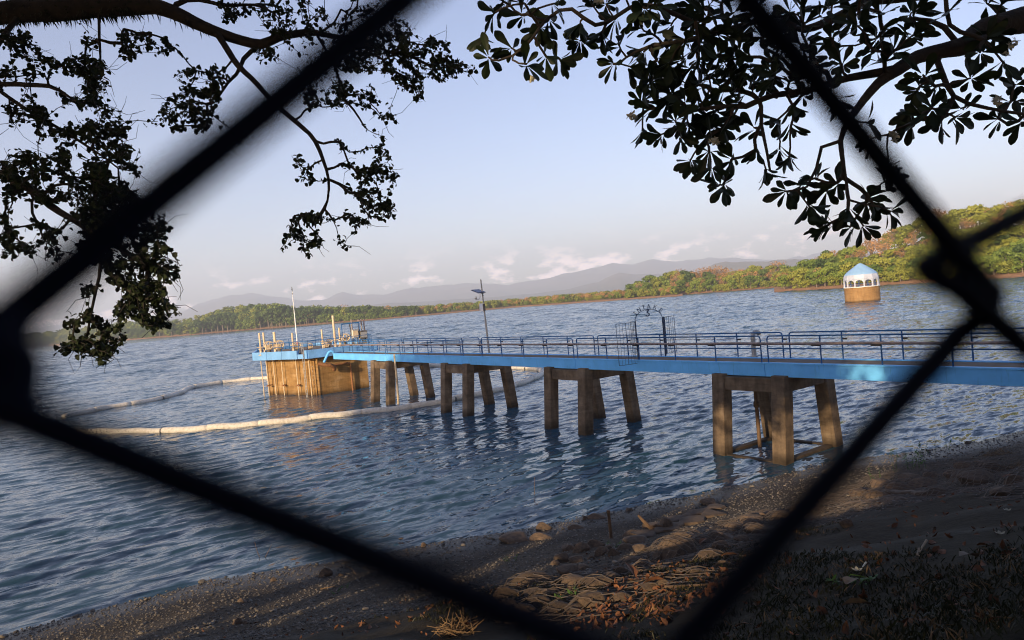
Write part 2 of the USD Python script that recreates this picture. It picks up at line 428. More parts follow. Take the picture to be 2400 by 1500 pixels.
gx = axis_pts(-110, -22, 26, 130, .14, 2.5)
gy = axis_pts(-120, 4, 36, 75, .14, 2.5)
GX, GY = np.meshgrid(gx, gy)
GZ = ground_z(GX.ravel(), GY.ravel())


def grid_faces(nr, nc):
    i = np.arange(nr - 1)[:, None] * nc
    j = np.arange(nc - 1)[None]
    return np.stack([i + j, i + j + 1, i + nc + j + 1, i + nc + j], -1).reshape(-1, 4)


bank = MB().add(np.stack([GX.ravel(), GY.ravel(), GZ], 1), grid_faces(len(gy), len(gx)))
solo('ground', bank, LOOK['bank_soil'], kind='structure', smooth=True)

# lake: polar sheet with real waves near, finer ripples are relief
rng = np.random.default_rng(5)
th = np.radians(np.concatenate([np.linspace(-115, -46, 40)[:-1], np.linspace(-46, 46, 600), np.linspace(46, 100, 40)[1:]]))
rr = np.concatenate([13 * np.exp(np.arange(0, math.log(165 / 13), .0054)), np.arange(165, 720, .95), 720 * np.exp(np.arange(0, math.log(1700 / 720), .008)), [2600, 4200]])
TH, RR = np.meshgrid(th, rr)
LX, LY = RR * np.sin(TH), RR * np.cos(TH)
LZ = np.zeros_like(LX)
for k in range(60):
    lam = math.exp(rng.uniform(math.log(.32), math.log(1.9)))
    a = math.radians(122 + rng.normal(0, 24))
    amp = .006 * lam ** .75 * rng.uniform(.6, 1.3)
    kx, ky = 2 * math.pi / lam * math.cos(a), 2 * math.pi / lam * math.sin(a)
    ph = kx * LX + ky * LY + rng.uniform(0, 6.28)
    fade = np.clip(1.6 - RR * .0052 * 3.4 / lam, 0, 1)
    LZ += amp * fade * (np.sin(ph) + .25 * np.sin(2 * ph + .6))
out_ = np.clip((RR - 55) / 130, 0, 1)
for k in range(26):                                # longer wind waves out on the open lake
    lam = rng.uniform(2.3, 6.5)
    a = math.radians(105 + rng.normal(0, 22))
    kx, ky = 2 * math.pi / lam * math.cos(a), 2 * math.pi / lam * math.sin(a)
    fade = np.clip(1.7 - np.minimum(RR * .0054, .95) * 2.6 / lam, 0, 1) * np.clip(2.2 - RR / 600, 0, 1)
    ph = kx * LX + ky * LY + rng.uniform(0, 6.28)
    LZ += .0060 * lam * out_ * fade * (np.sin(ph) + .3 * np.sin(2 * ph + .5))
gust = .55 + .9 * meshkit.fbm(np.stack([LX * .06, LY * .1, 0 * LX], -1), 3, 2)
near = np.clip((-shore_dist(LX.ravel(), LY.ravel()).reshape(LX.shape)) / 5, .3, 1)
LZ *= gust * near
lake = MB().add(np.stack([LX.ravel(), LY.ravel(), LZ.ravel()], 1), grid_faces(*LX.shape))
solo('lake', lake, LOOK['lake_water'], kind='structure', smooth=True)


def smooth01(t):
    t = np.clip(t, 0, 1)
    return t * t * (3 - 2 * t)


class Strip:
    """a stretch of wooded far shore: for columns of the view, a shoreline, a crest behind it and the land between"""

    def __init__(s, name, cols, depth, tree_h, seed, bank_h=1.1):
        # cols: (x, y of waterline, y of treetops) in photo pixels
        cols = np.array(cols, float)
        s.xs = np.linspace(cols[0, 0], cols[-1, 0], 160)
        yw, yt = np.interp(s.xs, cols[:, 0], cols[:, 1]), np.interp(s.xs, cols[:, 0], cols[:, 2])
        s.shore = np.array([onz(x, y, 0) for x, y in zip(s.xs, yw)])
        s.depth, s.tree_h, s.seed = depth, tree_h, seed
        Yc = s.shore[:, 1] + depth
        s.crest = np.array([at(x, y, Y)[2] for x, y, Y in zip(s.xs, yt, Yc)]) - tree_h * .95
        s.crest = np.maximum(s.crest, bank_h + .6)
        s.bank_h = bank_h
        nv = 34
        v = np.concatenate([[-.12, -.03], np.linspace(0, 1, nv), [1.3, 1.9]])
        V, X = np.meshgrid(v, s.xs, indexing='ij')
        P = s.point(X.ravel(), V.ravel())
        solo(name, MB().add(P, grid_faces(len(v), len(s.xs))), LOOK['far_land_soil'], kind='structure', smooth=True)

    def point(s, x, v):
        x, v = np.asarray(x, float), np.asarray(v, float)
        sh = np.stack([np.interp(x, s.xs, s.shore[:, k]) for k in range(2)], -1)
        r = np.linalg.norm(sh, axis=-1)
        out = sh / r[..., None]
        p = sh + out * (v * s.depth)[..., None]
        c = np.interp(x, s.xs, s.crest)
        b = s.bank_h * smooth01(v * s.depth / 7.0)
        z = b + (c - b) * smooth01((v * s.depth - 6) / max(s.depth - 6, 1)) * (v > 0)
        z = np.where(v < 0, v * s.depth * .12, z)
        z = np.where(v > 1, c - (v - 1) * 6, z)
        q = np.stack([p[..., 0], p[..., 1], 0 * z], -1)
        z = z + (v > 0.03) * .5 * (meshkit.fbm(q * .08, 3, s.seed) - .5)
        return np.concatenate([p, z[..., None]], -1)


left_shore = Strip('far_shore', [(-500, 866, 830), (0, 822, 786), (100, 812, 775), (300, 797, 752), (450, 785, 742), (540, 777, 729), (640, 769, 723), (760, 759, 722), (860, 751, 717), (1000, 739, 706), (1200, 721, 701), (1350, 711, 690), (1450, 704, 683), (1600, 694, 672)], 130, 17, 11)
mid_point = Strip('wooded_point', [(1452, 704, 700), (1475, 702, 675), (1500, 699, 657), (1540, 696, 646), (1580, 692.5, 639), (1640, 688, 633), (1700, 683.5, 633), (1760, 679, 627), (1820, 674, 622), (1880, 669, 615), (1960, 664, 610)], 60, 13, 12)
right_shore = Strip('wooded_hill_shore', [(1815, 685.5, 680), (1840, 683, 655), (1870, 681.5, 628), (1900, 680, 610), (1950, 677, 592), (2000, 673.5, 578), (2050, 670, 562), (2100, 667, 548), (2150, 664, 532), (2200, 661, 506), (2280, 656, 494), (2400, 649, 486), (2600, 635, 470), (2900, 612, 455)], 85, 9, 13)

# hills and mountains, far behind
def range_of_hills(name, Y, depth, prof, seed, rough=.16):
    prof = np.array(prof, float)
    xs = np.linspace(prof[0, 0], prof[-1, 0], 260)
    ys = np.interp(xs, prof[:, 0], prof[:, 1])
    ridge = np.array([at(x, y, Y) for x, y in zip(xs, ys)])
    rz = np.maximum(ridge[:, 2], 8) * (1 + .16 * (meshkit.fbm(np.stack([ridge[:, 0] / (Y * .016), 0 * xs, 0 * xs], -1), 4, seed) - .5))
    ts = np.concatenate([np.linspace(0, 1, 46), [1.12, 1.3]])
    rows = []
    for t in ts:
        w = smooth01(t) ** .9 if t <= 1 else max(0, 1 - (t - 1) * 2.2)
        y = Y - depth * (1 - t)
        x = ridge[:, 0] * (y / Y)
        q = np.stack([x / (Y * .03), np.full_like(x, y) / (Y * .06), 0 * x], -1)
        n = np.abs(meshkit.fbm(q, 5, seed) - .5) * 2
        env = math.sin(min(t, 1) * math.pi) ** .7 if 0 < t < 1 else 0
        rows.append(np.stack([x, np.full_like(x, y), rz * w * (1 - env * rough * 3 * n) - (3 if t == 0 else 0)], 1))
    return solo(name, MB().add(np.vstack(rows), grid_faces(len(ts), len(xs))), LOOK['hill_cover'], kind='structure', smooth=True)


range_of_hills('mountains', 12600, 4500, [(-900, 835), (-200, 790), (150, 762), (300, 756), (430, 730), (480, 706), (540, 692), (590, 689), (640, 695), (700, 702), (760, 704), (790, 688), (815, 685), (840, 692), (900, 690), (960, 676), (1040, 668), (1120, 662), (1190, 668), (1260, 656), (1330, 640), (1390, 628), (1432, 615), (1475, 622), (1530, 609), (1580, 611), (1640, 607), (1720, 604), (1760, 607), (1830, 610), (1870, 599), (1890, 603), (1910, 594), (1960, 598), (2100, 585), (2500, 560), (3300, 520)], 21)
range_of_hills('low_hills', 7600, 2200, [(-900, 862), (0, 786), (440, 745), (700, 728), (900, 712), (1100, 700), (1250, 688), (1330, 678), (1400, 661), (1450, 640), (1490, 643), (1560, 640), (1600, 648), (1640, 655), (1800, 640), (2200, 610), (3300, 530)], 22)
range_of_hills('green_hill', 4800, 1200, [(1560, 690), (1600, 668), (1640, 640), (1670, 620), (1700, 613), (1740, 614), (1790, 612), (1850, 608), (1900, 607), (1960, 601), (2200, 580), (2600, 560)], 23)
fl = MB()
fl.add([[-7000, 1500, .4], [2500, 700, .4], [7000, 700, .4], [9500, 12500, 1.], [-9500, 12500, 1.]], [[0, 1, 2]]).add([[-7000, 1500, .4], [7000, 700, .4], [9500, 12500, 1.], [-9500, 12500, 1.]], [[0, 1, 2], [0, 2, 3]])
solo('plain', MB().add([[-7000, 1700, .4], [-600, 1450, .4], [250, 860, .4], [600, 620, .4], [7000, 700, .4], [15800, 13400, 1.], [-15800, 13400, 1.]], [[0, 1, 6], [1, 2, 6], [2, 5, 6], [2, 3, 5], [3, 4, 5]]), LOOK['hill_cover'], kind='structure')

# air: pale even haze round everything
bx = MB().box((0, 6800, 466), np.eye(3), (16500, 7300, 474))
mat('haze_air', {'v': ('principled_volume', {'color': (.77, .87, 1.0), 'density': 1.5e-4, 'anisotropy': 0.0})}, [], surface=None, volume='v.volume')
HAZE = solo('haze', bx, LOOK['haze_air'], 'pale haze over the lake and the hills', 'haze', kind='stuff')
# ------------------------------------------------------------------ footbridge on concrete bents
BAZ = 0.6246
BD = np.array([-math.sin(BAZ), math.cos(BAZ), 0])           # along the bridge, towards the tower
BN = np.array([math.cos(BAZ), math.sin(BAZ), 0])            # across, away from the camera
BP = np.array([10.2343, 28.8979, 0])
SPAN, WID = 11.903, 1.72
ZT, ZB, ZR = 4.02, 3.445, 5.12
UPV = np.array([0, 0, 1.])


def B(s, w, z=0.0):
    return BP + s * BD + w * BN + z * UPV


bridge = thing('footbridge', 'long blue footbridge with pipe railings on splayed concrete legs running out to the intake tower', 'bridge')
S_END = 47.3
joints = [-23.8, -11.9, 0, SPAN, 2 * SPAN, 3 * SPAN, S_END]
for i in range(len(joints) - 1):
    a, b = joints[i] + .012, joints[i + 1] - .012
    for w in (.09, WID - .09):
        g = MB().beam(B(a, w, (ZT + ZB) / 2), B(b, w, (ZT + ZB) / 2), .18, ZT - ZB, ch=.012)
        g.beam(B(a, w + (-.07 if w < 1 else .07), ZT - .03), B(b, w + (-.07 if w < 1 else .07), ZT - .03), .1, .07, ch=.01)
        part(bridge, 'girder', g, LOOK['sky_blue_paint'])
    nd = 4
    for k in range(nd):
        a2, b2 = a + (b - a) * k / nd + .008, a + (b - a) * (k + 1) / nd - .008
        part(bridge, 'deck_slab', MB().beam(B(a2, WID / 2, ZT - .11), B(b2, WID / 2, ZT - .11), WID - .4, .16, ch=.015), LOOK['deck_slab'])


def railing(a, b, w, far):
    """one panel of pipe railing between two joints"""
    r = UsdGeom.Xform.Define(stage, numbered(str(bridge.GetPath()), 'railing'))
    P = str(r.GetPath())
    a, b = a + .16, b - .16
    c = .12
    loop = [B(a, w, ZT - .02), B(a, w, ZR - c), B(a + .035, w, ZR - .035), B(a + c, w, ZR), B(b - c, w, ZR), B(b - .035, w, ZR - .035), B(b, w, ZR - c), B(b, w, ZT - .02)]
    part(P, 'top_rail', MB().tube(loop, .03, 8), LOOK['rail_blue_paint'], smooth=40)
    part(P, 'lower_rail', MB().tube([B(a, w, ZT + .58), B(b, w, ZT + .58)], .025, 7), LOOK['rail_blue_paint'], smooth=40)
    n = max(2, int(round((b - a) / 2.35)))
    for k in range(1, n):
        s = a + (b - a) * k / n
        part(P, 'post', MB().tube([B(s, w, ZT - .02), B(s, w, ZR - .01)], .03, 8), LOOK['rail_blue_paint'], smooth=40)
    for k in range(0, n):
        s = a + (b - a) * (k + .0) / n + .03
        if not far:
            part(P, 'pipe_clamp', MB().beam(B(s - .04, w - .06, ZR - .36), B(s + .3, w - .06, ZR - .36), .05, .09, ch=.01).beam(B(s - .02, w - .03, ZR - .33), B(s + .08, w - .03, ZR - .33), .08, .16, ch=.01), LOOK['black_metal'])
        else:
            part(P, 'cable_hook', MB().beam(B(s - .02, w + .03, ZR - .3), B(s - .2, w + .06, ZR - .3), .05, .06, ch=.01), LOOK['black_metal'])


for i in range(len(joints) - 1):
    railing(joints[i], joints[i + 1], .07, False)
    railing(joints[i], joints[i + 1], WID - .07, True)
part(bridge, 'water_pipe', MB().tube([B(s, -.03, ZR - .30 + .012 * math.sin(s * 1.1)) for s in np.linspace(-22, S_END - .3, 90)], .052, 9), LOOK['weathered_pipe'], smooth=40)
part(bridge, 'cable', MB().tube([B(s, WID + .0, ZR - .27 - .015 * abs(math.sin(s * 1.32))) for s in np.linspace(-22, S_END - .3, 160)], .012, 5), LOOK['weathered_pipe'], smooth=40)


def bent(s0):
    """four splayed legs joined by beams under a joint of the girders"""
    r = UsdGeom.Xform.Define(stage, numbered(str(bridge.GetPath()), 'pier'))
    P = str(r.GetPath())
    sA, sB = s0 + 2.2, s0 - .74
    n0, n1 = .02, -.34                                   # near legs: top, bottom
    f0, f1 = 3.0, 3.4
    q = .62
    bx_ = BD
    for s in (sA, sB):
        for (wt, wb) in ((n0, n1), (f0, f1)):
            top, bot = B(s, wt, ZB + .05 if wt > 1 else ZB + .07), B(s, wb + (wb - wt) * .55, -2.0)
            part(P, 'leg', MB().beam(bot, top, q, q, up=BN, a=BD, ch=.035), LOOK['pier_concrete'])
    zc = ZB - .33
    for w in (n0 - .03, f0 + .03):
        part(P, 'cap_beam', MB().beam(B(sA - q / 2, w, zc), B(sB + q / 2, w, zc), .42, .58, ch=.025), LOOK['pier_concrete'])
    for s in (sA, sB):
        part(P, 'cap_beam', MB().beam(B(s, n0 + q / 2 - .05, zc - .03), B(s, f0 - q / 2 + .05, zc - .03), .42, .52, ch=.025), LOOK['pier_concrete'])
    if s0 == 0:
        zf = -.02
        for s in (sA, sB):
            part(P, 'foot_beam', MB().beam(B(s, n1 + .25, zf), B(s, f1 - .25, zf), .34, .26, ch=.03), LOOK['pier_concrete'])
        for w in (n1, f1):
            part(P, 'foot_beam', MB().beam(B(sA - .3, w, zf - .05), B(sB + .3, w, zf - .05), .3, .22, ch=.03), LOOK['pier_concrete'])


for k in range(4):
    bent(k * SPAN)
bent(-SPAN)

# things on and beside the bridge
t = thing('drain_pipe', 'rusty brown vertical pipe with a coupling between the legs of the pier nearest the shore', 'pipe', B(1.75, 1.7, 0))
part(t, 'pipe', MB().tube([(0, 0, -1.6), (0, 0, ZB - .1)], .085, 10), LOOK['wood_stake'], smooth=40)
part(t, 'coupling', MB().tube([(0, 0, 1.75), (0, 0, 1.8), (0, 0, 1.98), (0, 0, 2.03)], [.1, .13, .13, .1], 10), LOOK['wood_stake'], smooth=40)

b0, b1 = onz(934, 946, 0), at(924, 830, 56.5)
solo('pole', MB().tube([b0 + (b0 - b1) * .3, b0, (b0 + b1) / 2 + np.array([.04, 0, 0]), b1], [.1, .1, .09, .075], 9), LOOK['cream_paint'], 'pale leaning wooden pole standing in the water beside the fourth pier', 'pole', smooth=40)

vp = onz(1768, 836, ZT)
t = thing('vent_pipe', 'thick grey gooseneck vent pipe standing on the far side of the deck', 'pipe', vp)
part(t, 'pipe', MB().tube([(0, 0, -.1), (0, 0, .92), (.03, .015, 1.02), (.1, .04, 1.08), (.2, .08, 1.1), (.3, .12, 1.07), (.34, .14, .98)], .105, 12), LOOK['galvanised'], smooth=40)
part(t, 'flange', MB().tube([(0, 0, -.02), (0, 0, .04)], .17, 12), LOOK['galvanised'], smooth=40)

# solar lamp post
lp = B(23.1, WID + .12, ZT)
t = thing('solar_post', 'tall grey steel post with solar panel and white box on the bridge edge', 'post', lp)
part(t, 'pole', MB().tube([(.02, 0, -.5), (0, 0, 0), (-.06, 0, 2.4), (-.06, 0, 2.42), (-.13, 0, 5.15)], [.075, .075, .07, .055, .048], 10), LOOK['grey_pipe'], smooth=40)
part(t, 'bracket', MB().beam((-.0, -.0, -.1), (-.35 * BN[0], -.35 * BN[1], -.1), .12, .2), LOOK['galvanised'])
tilt = np.array([unit((.46, .5, .02)), unit((-.44, .45, .24)), (0, 0, 0)])
tilt[2] = unit(np.cross(tilt[0], tilt[1])); tilt[1] = np.cross(tilt[2], tilt[0])
pc = np.array([-.36, -.07, 4.36])
pn = part(t, 'solar_panel', MB().box(pc, tilt, (.36, .34, .018)), LOOK['solar_cell'])
part(pn, 'frame', MB().box(pc - tilt[2] * .026, tilt, (.385, .365, .012)), LOOK['galvanised'])
part(t, 'panel_arm', MB().tube([(0, 0, 4.15), (-.12, -.02, 4.25), pc - tilt[2] * .04], .025, 6), LOOK['galvanised'])
part(t, 'camera_arm', MB().tube([(-.02, 0, 4.0), (-.22, -.02, 4.22), (-.27, -.02, 4.1), (-.3, -.02, 3.86), (-.4, -.03, 3.78), (-.56, -.03, 3.78)], .02, 6), LOOK['galvanised'])
part(t, 'camera', MB().beam((-.66, -.03, 3.84), (-.5, -.03, 3.9), .09, .09, ch=.02).beam((-.58, -.03, 3.78), (-.56, -.03, 4.0), .05, .05, ch=.01), LOOK['galvanised'])
bxp = part(t, 'control_box', MB().box((-.24, -.02, 3.2), np.eye(3), (.15, .1, .28)), LOOK['white_paint'])
part(bxp, 'door', MB().box((-.06, -.128, 3.2), np.eye(3), (.08, .008, .25)), LOOK['dark_box'])
for z in (3.02, 3.4):
    part(t, 'box_strap', MB().box((-.06, 0, z), np.eye(3), (.06, .02, .03)), LOOK['galvanised'])

# arched gate
gate = thing('arched_gate', 'dark blue steel gate with an arch lettered INTAKE 3 and barred wings on the bridge', 'gate')
gA, gB = B(7.2, .08, 0), B(6.8, 1.62, 0)
gd = unit(gB - gA); gl = np.linalg.norm(gB - gA); gn = np.cross(gd, UPV)      # gn points to the camera side
gn = gn if gn[1] < 0 else -gn
zp = 5.95
arc = [gA + gd * gl / 2 - gd * (gl / 2) * math.cos(a) + UPV * (zp + .52 * math.sin(a)) for a in np.linspace(0, math.pi, 25)]
part(gate, 'arch', MB().tube(arc, .018, 7), LOOK['gate_steel'], smooth=40)
for p in (gA, gB):
    part(gate, 'gate_post', MB().beam(p + UPV * (ZT - .05), p + UPV * (zp + .02), .055, .055, up=gn, a=gd, ch=.01), LOOK['gate_steel'])


def bars(p0, p1, z0, z1, n, rows, r=.008, nm='wing_panel'):
    x = UsdGeom.Xform.Define(stage, numbered(str(gate.GetPath()), nm))
    P = str(x.GetPath())
    m = MB()
    for k in (0, n):
        q = p0 + (p1 - p0) * k / n
        m.tube([q + UPV * z0, q + UPV * z1], r * 1.8, 6)
    for z in (z0, z1):
        m.tube([p0 + UPV * z, p1 + UPV * z], r * 1.5, 6)
    part(P, 'frame', m, LOOK['gate_steel'])
    for k in range(1, n):
        q = p0 + (p1 - p0) * k / n
        part(P, 'bar', MB().tube([q + UPV * z0, q + UPV * z1], r * (1.7 if k == n // 2 else 1), 5), LOOK['gate_steel'])
    for k in range(1, rows):
        z = z0 + (z1 - z0) * k / rows
        part(P, 'cross_bar', MB().tube([p0 + UPV * z, p1 + UPV * z], r * .9, 5), LOOK['gate_steel'])


bars(gA - gd * .02, gA - BN * 1.13 + BD * .22, 3.85, 5.9, 6, 6)
bars(gB + gd * .02, gB + BN * .98 + BD * .1, 4.15, 6.0, 6, 6)
bars(gA + gd * .1 + BD * .1, gA + gd * .55 + BD * 1.0, ZT + .05, 5.9, 4, 8, nm='gate_leaf')
bars(gB - BD * .05, gB + BD * .55 + BN * .75, ZT + .05, 5.98, 5, 8, nm='gate_leaf')


def letter(ch, ang, rad, h):
    m = meshkit.text_mesh(ch, h, .02)
    v = np.array(m.vertices)
    v[:, 0] -= (v[:, 0].min() + v[:, 0].max()) / 2
    c, s_ = math.cos(ang), math.sin(ang)
    cx = gA + gd * gl / 2 - gd * (gl / 2 + rad) * math.cos(ang) + UPV * (zp + (.52 + rad) * math.sin(ang))
    up = unit(-gd * math.cos(ang) + UPV * math.sin(ang) * 1.3); rt = unit(gd - up * (gd @ up))
    part(gate, 'letter', MB().add(cx + v[:, :1] * rt + v[:, 1:2] * up + v[:, 2:] * gn, m.faces), LOOK['gate_steel'])


for ch, ang in zip('INTAKE', np.radians([34, 54, 74, 93, 117, 143])):
    letter(ch, ang, .03, .22)
m = meshkit.text_mesh('3', .34, .02, bold=True)
v = np.array(m.vertices); v[:, 0] -= v[:, 0].mean()
part(gate, 'numeral', MB().add(gA + gd * (gl * .47) + UPV * (zp + .17) + v[:, :1] * gd + v[:, 1:2] * UPV + v[:, 2:] * gn, m.faces), LOOK['gate_steel'])

# ------------------------------------------------------------------ intake tower
tower = thing('intake_tower', 'ochre concrete intake tower with a light blue parapet at the end of the footbridge', 'tower')
plan = [(49.2, -.93), (49.2, 4.25), (57, 6.85), (64.5, 4.4), (64.5, -1.1), (57, -3.55)]
ZW = 3.72


def poly_prism(pts, z0, z1):
    p = np.array([B(s, w)[:2] for s, w in pts])
    g = trimesh.creation.extrude_polygon(Polygon(p), z1 - z0)
    g.apply_translation((0, 0, z0))
    return MB().tm(g)


part(tower, 'shaft', poly_prism(plan, -4, ZW), LOOK['tower_concrete'])
pil = MB()
for k in range(4):
    q0, q1 = B(49.55 + k * .38, -1.075 - k * .125), B(49.75 + k * .38, -1.14 - k * .125)
    pil.beam(q0 - UPV * 3, q0 + UPV * (ZW - .01), .12, .1, up=BN, a=BD, ch=.02)
part(tower, 'corner_ribs', pil, LOOK['tower_concrete'])
c0 = np.array([57., 1.6])
outer = [(48.3, -2.1), (48.3, 5.05), (57, 8.0), (65.6, 5.1), (65.6, -1.8), (57, -4.75)]
inner = [tuple(c0 + (np.array(p) - c0) * .93) for p in outer]
ring_o = Polygon([tuple(B(*p)[:2]) for p in outer]); ring_i = Polygon([tuple(B(*p)[:2]) for p in inner])
part(tower, 'deck', MB().tm(trimesh.creation.extrude_polygon(ring_i, .5).apply_translation((0, 0, ZW + .002))), LOOK['deck_slab'])
# the parapet: panels with seams, a notch for the ladder
for k in range(6):
    a, b = np.array(outer[k]), np.array(outer[(k + 1) % 6])
    L = np.linalg.norm(b - a)
    n = 2 if k in (0, 1) else 3
    lo, hi = 0.0, 1.0
    if k == 5:
        hi = .83          # notch beside the corner of the bridge side
    for i in range(n):
        p0, p1 = a + (b - a) * (lo + (hi - lo) * i / n + .003), a + (b - a) * (lo + (hi - lo) * (i + 1) / n - .003)
        if k == 0 and i == 0:
            pass
        part(tower, 'parapet_panel', MB().beam(B(p0[0], p0[1], 4.13), B(p1[0], p1[1], 4.13), .24, .82, ch=.015), LOOK['pale_blue_paint'])
a, b = np.array(outer[5]), np.array(outer[0])
p0, p1 = a + (b - a) * .835, a + (b - a) * .93
part(tower, 'parapet_panel', MB().beam(B(p0[0], p0[1], 3.95), B(p1[0], p1[1], 3.95), .2, .44, ch=.015), LOOK['pale_blue_paint'])
part(tower, 'parapet_panel', MB().beam(B(*(a + (b - a) * .955), 4.13), B(*(b), 4.13), .24, .82, ch=.015), LOOK['pale_blue_paint'])
ld = MB()
lp0 = B(*(a + (b - a) * .94), 0) - BN * .12
for dx in (-.2, .2):
    ld.tube([lp0 + BD * dx - UPV * .8, lp0 + BD * dx + UPV * 5.3], .03, 6)
for z in np.arange(.1, 5.3, .33):
    ld.tube([lp0 - BD * .2 + UPV * z, lp0 + BD * .2 + UPV * z], .016, 5)
part(tower, 'ladder', ld, LOOK['galvanised'])
# railing along the parapet
for k in (5, 0, 1, 2, 3, 4):
    a, b = np.array(inner[k]), np.array(inner[(k + 1) % 6])
    L = np.linalg.norm(b - a)
    x = UsdGeom.Xform.Define(stage, numbered(str(tower.GetPath()), 'railing')); P = str(x.GetPath())
    for z in (4.92, 5.38):
        part(P, 'rail', MB().tube([B(*a, z), B(*b, z)], .028, 6), LOOK['rail_blue_paint'])
    nn = int(L / 1.3)
    for i in range(nn + 1):
        q = a + (b - a) * i / nn
        part(P, 'post', MB().tube([B(*q, 4.2), B(*q, 5.4)], .028, 6), LOOK['rail_blue_paint'])
# pipes down the water side
for k, (f, off) in enumerate([(.03, .75), (.1, .55), (.2, .3), (.38, .38), (.66, .38), (.9, .35)]):
    a, b = np.array(plan[5]), np.array(plan[0])
    nrm = np.array([-(b - a)[1], (b - a)[0]]); nrm = nrm / np.linalg.norm(nrm)
    if nrm[1] > 0:
        nrm = -nrm
    q = a + (b - a) * f + nrm * off
    x = UsdGeom.Xform.Define(stage, numbered(str(tower.GetPath()), 'guide_pipe')); P = str(x.GetPath())
    part(P, 'pipe', MB().tube([B(*q, -1.5), B(*q, ZW + .1)], .05, 8), LOOK['cream_paint'], smooth=40)
    if k in (1, 3, 4):
        q2 = a + (b - a) * f
        part(P, 'bracket', MB().beam(B(*(q + nrm * .1), 1.05), B(*q2, 1.05), .12, .1).beam(B(*(q + (b - a) * .03), 1.0), B(*(q - (b - a) * .03), 1.0), .1, .12), LOOK['rust'])
q = (48.95, 2.35)
part(tower, 'drain_pipe', MB().tube([B(*q, -1), B(*q, 2.62), B(q[0], q[1] - .1, 2.75), B(q[0], q[1] - .3, 2.8), B(q[0] - .05, .15, 2.74)], .1, 9), LOOK['rust'], smooth=40)
# blue gooseneck beside the corner
part(tower, 'gooseneck_pipe', MB().tube([B(47.9, -.75, 3.2), B(47.85, -.5, 3.65), B(47.8, -.25, 4.1), B(47.75, .0, 4.22), B(47.75, .2, 4.1)], .12, 10), LOOK['sky_blue_paint'], smooth=40)
part(tower, 'pipe_elbow', MB().tube([B(48.3, -1.2, 3.12), B(48.1, -.7, 2.95), B(47.95, -.15, 2.9), B(48.2, .4, 2.6), B(48.9, .6, 2.3)], [.17, .17, .2, .2, .18], 9), LOOK['rust'], smooth=40)
# white measuring marks on the corner of the tower
gm = MB()
for i in range(12):
    z = .4 + i * .22
    gm.box(B(49.95, -1.215, z), [BD, BN, UPV], (.05 + .05 * (i % 2), .012, .035))
part(tower, 'depth_mark', gm, LOOK['white_paint'])

ZD = 4.23                                                            # tower deck


def on_deck(x, Y):
    """a point of the tower deck seen in column x at depth Y"""
    lo, hi = 600, 1000
    for _ in range(40):
        m_ = (lo + hi) / 2
        if at(x, m_, Y)[2] > ZD:
            lo = m_
        else:
            hi = m_
    return at(x, (lo + hi) / 2, Y)


def stem(x, Y, ytop, r, look_, label, base=True, group=None):
    r = r * .64
    p = on_deck(x, Y)
    hgt = (at(x - 3, ytop, Y)[2] - ZD)
    t_ = thing('gate_valve', label, 'valve', p, group=group)
    part(t_, 'stem_cover', MB().tube([(0, 0, .55), (0, 0, hgt - .03), (0, 0, hgt)], [r, r, r * .8], 9), LOOK[look_], smooth=40)
    part(t_, 'pedestal', MB().tube([(0, 0, 0), (0, 0, .05), (0, 0, .1), (0, 0, .5), (0, 0, .62), (0, 0, .7)], [.26, .26, .14, .12, .2, .2], 10), LOOK['cream_paint'], smooth=30)
    if base:
        a_ = np.linspace(0, 2 * math.pi, 17)
        part(t_, 'handwheel', MB().tube(np.stack([.34 * np.cos(a_), .34 * np.sin(a_), 0 * a_ + .82], 1), .03, 6, cap=False).tube([(-.34, 0, .82), (.34, 0, .82)], .02, 5).tube([(0, -.34, .82), (0, .34, .82)], .02, 5), LOOK['cream_paint'], smooth=40)
    return t_


stem(612.5, 71.5, 780, .15, 'cream_paint', 'leftmost cream valve stem on the intake tower')
stem(622, 72.2, 779, .16, 'cream_paint', 'second cream valve stem from the left on the tower, close to the leftmost one')
stem(645.5, 74, 778, .12, 'cream_paint', 'thin cream valve stem half hidden behind a thicker one')
stem(647.5, 71.3, 778, .17, 'cream_paint', 'thick cream valve stem third from the left on the tower')
stem(689, 69.5, 780, .15, 'cream_paint', 'cream valve stem with flat head beside the foot of the tall mast')
stem(758, 72.5, 772, .14, 'cream_paint', 'short cream valve stem standing alone in the middle of the tower')
stem(787, 73.5, 739, .19, 'cream_paint', 'tallest cream valve stem with a dark round base on the tower')
stem(798.5, 75.5, 768, .15, 'cream_paint', 'cream valve stem just right of the tallest one')
for x, ytop, lab in ((829, 748, 'brown valve stem behind the pale motor cabinet'), (845, 749, 'brown valve stem in the middle of the right hand three'), (851.5, 748, 'brown valve stem second from the right on the tower'), (857.5, 748, 'rightmost brown valve stem on the intake tower')):
    stem(x, 75 + (x - 829) * .05, ytop, .12, 'weathered_pipe', lab, base=False)


def gear(x, Y, label, s=1.0):
    """a gear box with its two handwheels on edge"""
    p = on_deck(x, Y)
    t_ = thing('valve_gear', label, 'valve', p, 30, s)
    a_ = np.linspace(0, 2 * math.pi, 17)
    part(t_, 'gear_box', MB().beam((-.35, 0, .75), (.35, 0, .75), .5, .5, ch=.08), LOOK['cream_paint'])
    part(t_, 'pedestal', MB().tube([(0, 0, 0), (0, 0, .5)], .2, 9), LOOK['dark_box'], smooth=40)
    for y in (-.45, .4):
        part(t_, 'handwheel', MB().tube(np.stack([.36 * np.cos(a_), 0 * a_ + y, 1.0 + .36 * np.sin(a_)], 1), .05, 6, cap=False).tube([(-.36, y, 1.), (.36, y, 1.)], .03, 5).tube([(0, y, .64), (0, y, 1.36)], .03, 5).tube([(0, y, 1), (0, 0, .85)], .05, 6), LOOK['cream_paint'], smooth=40)


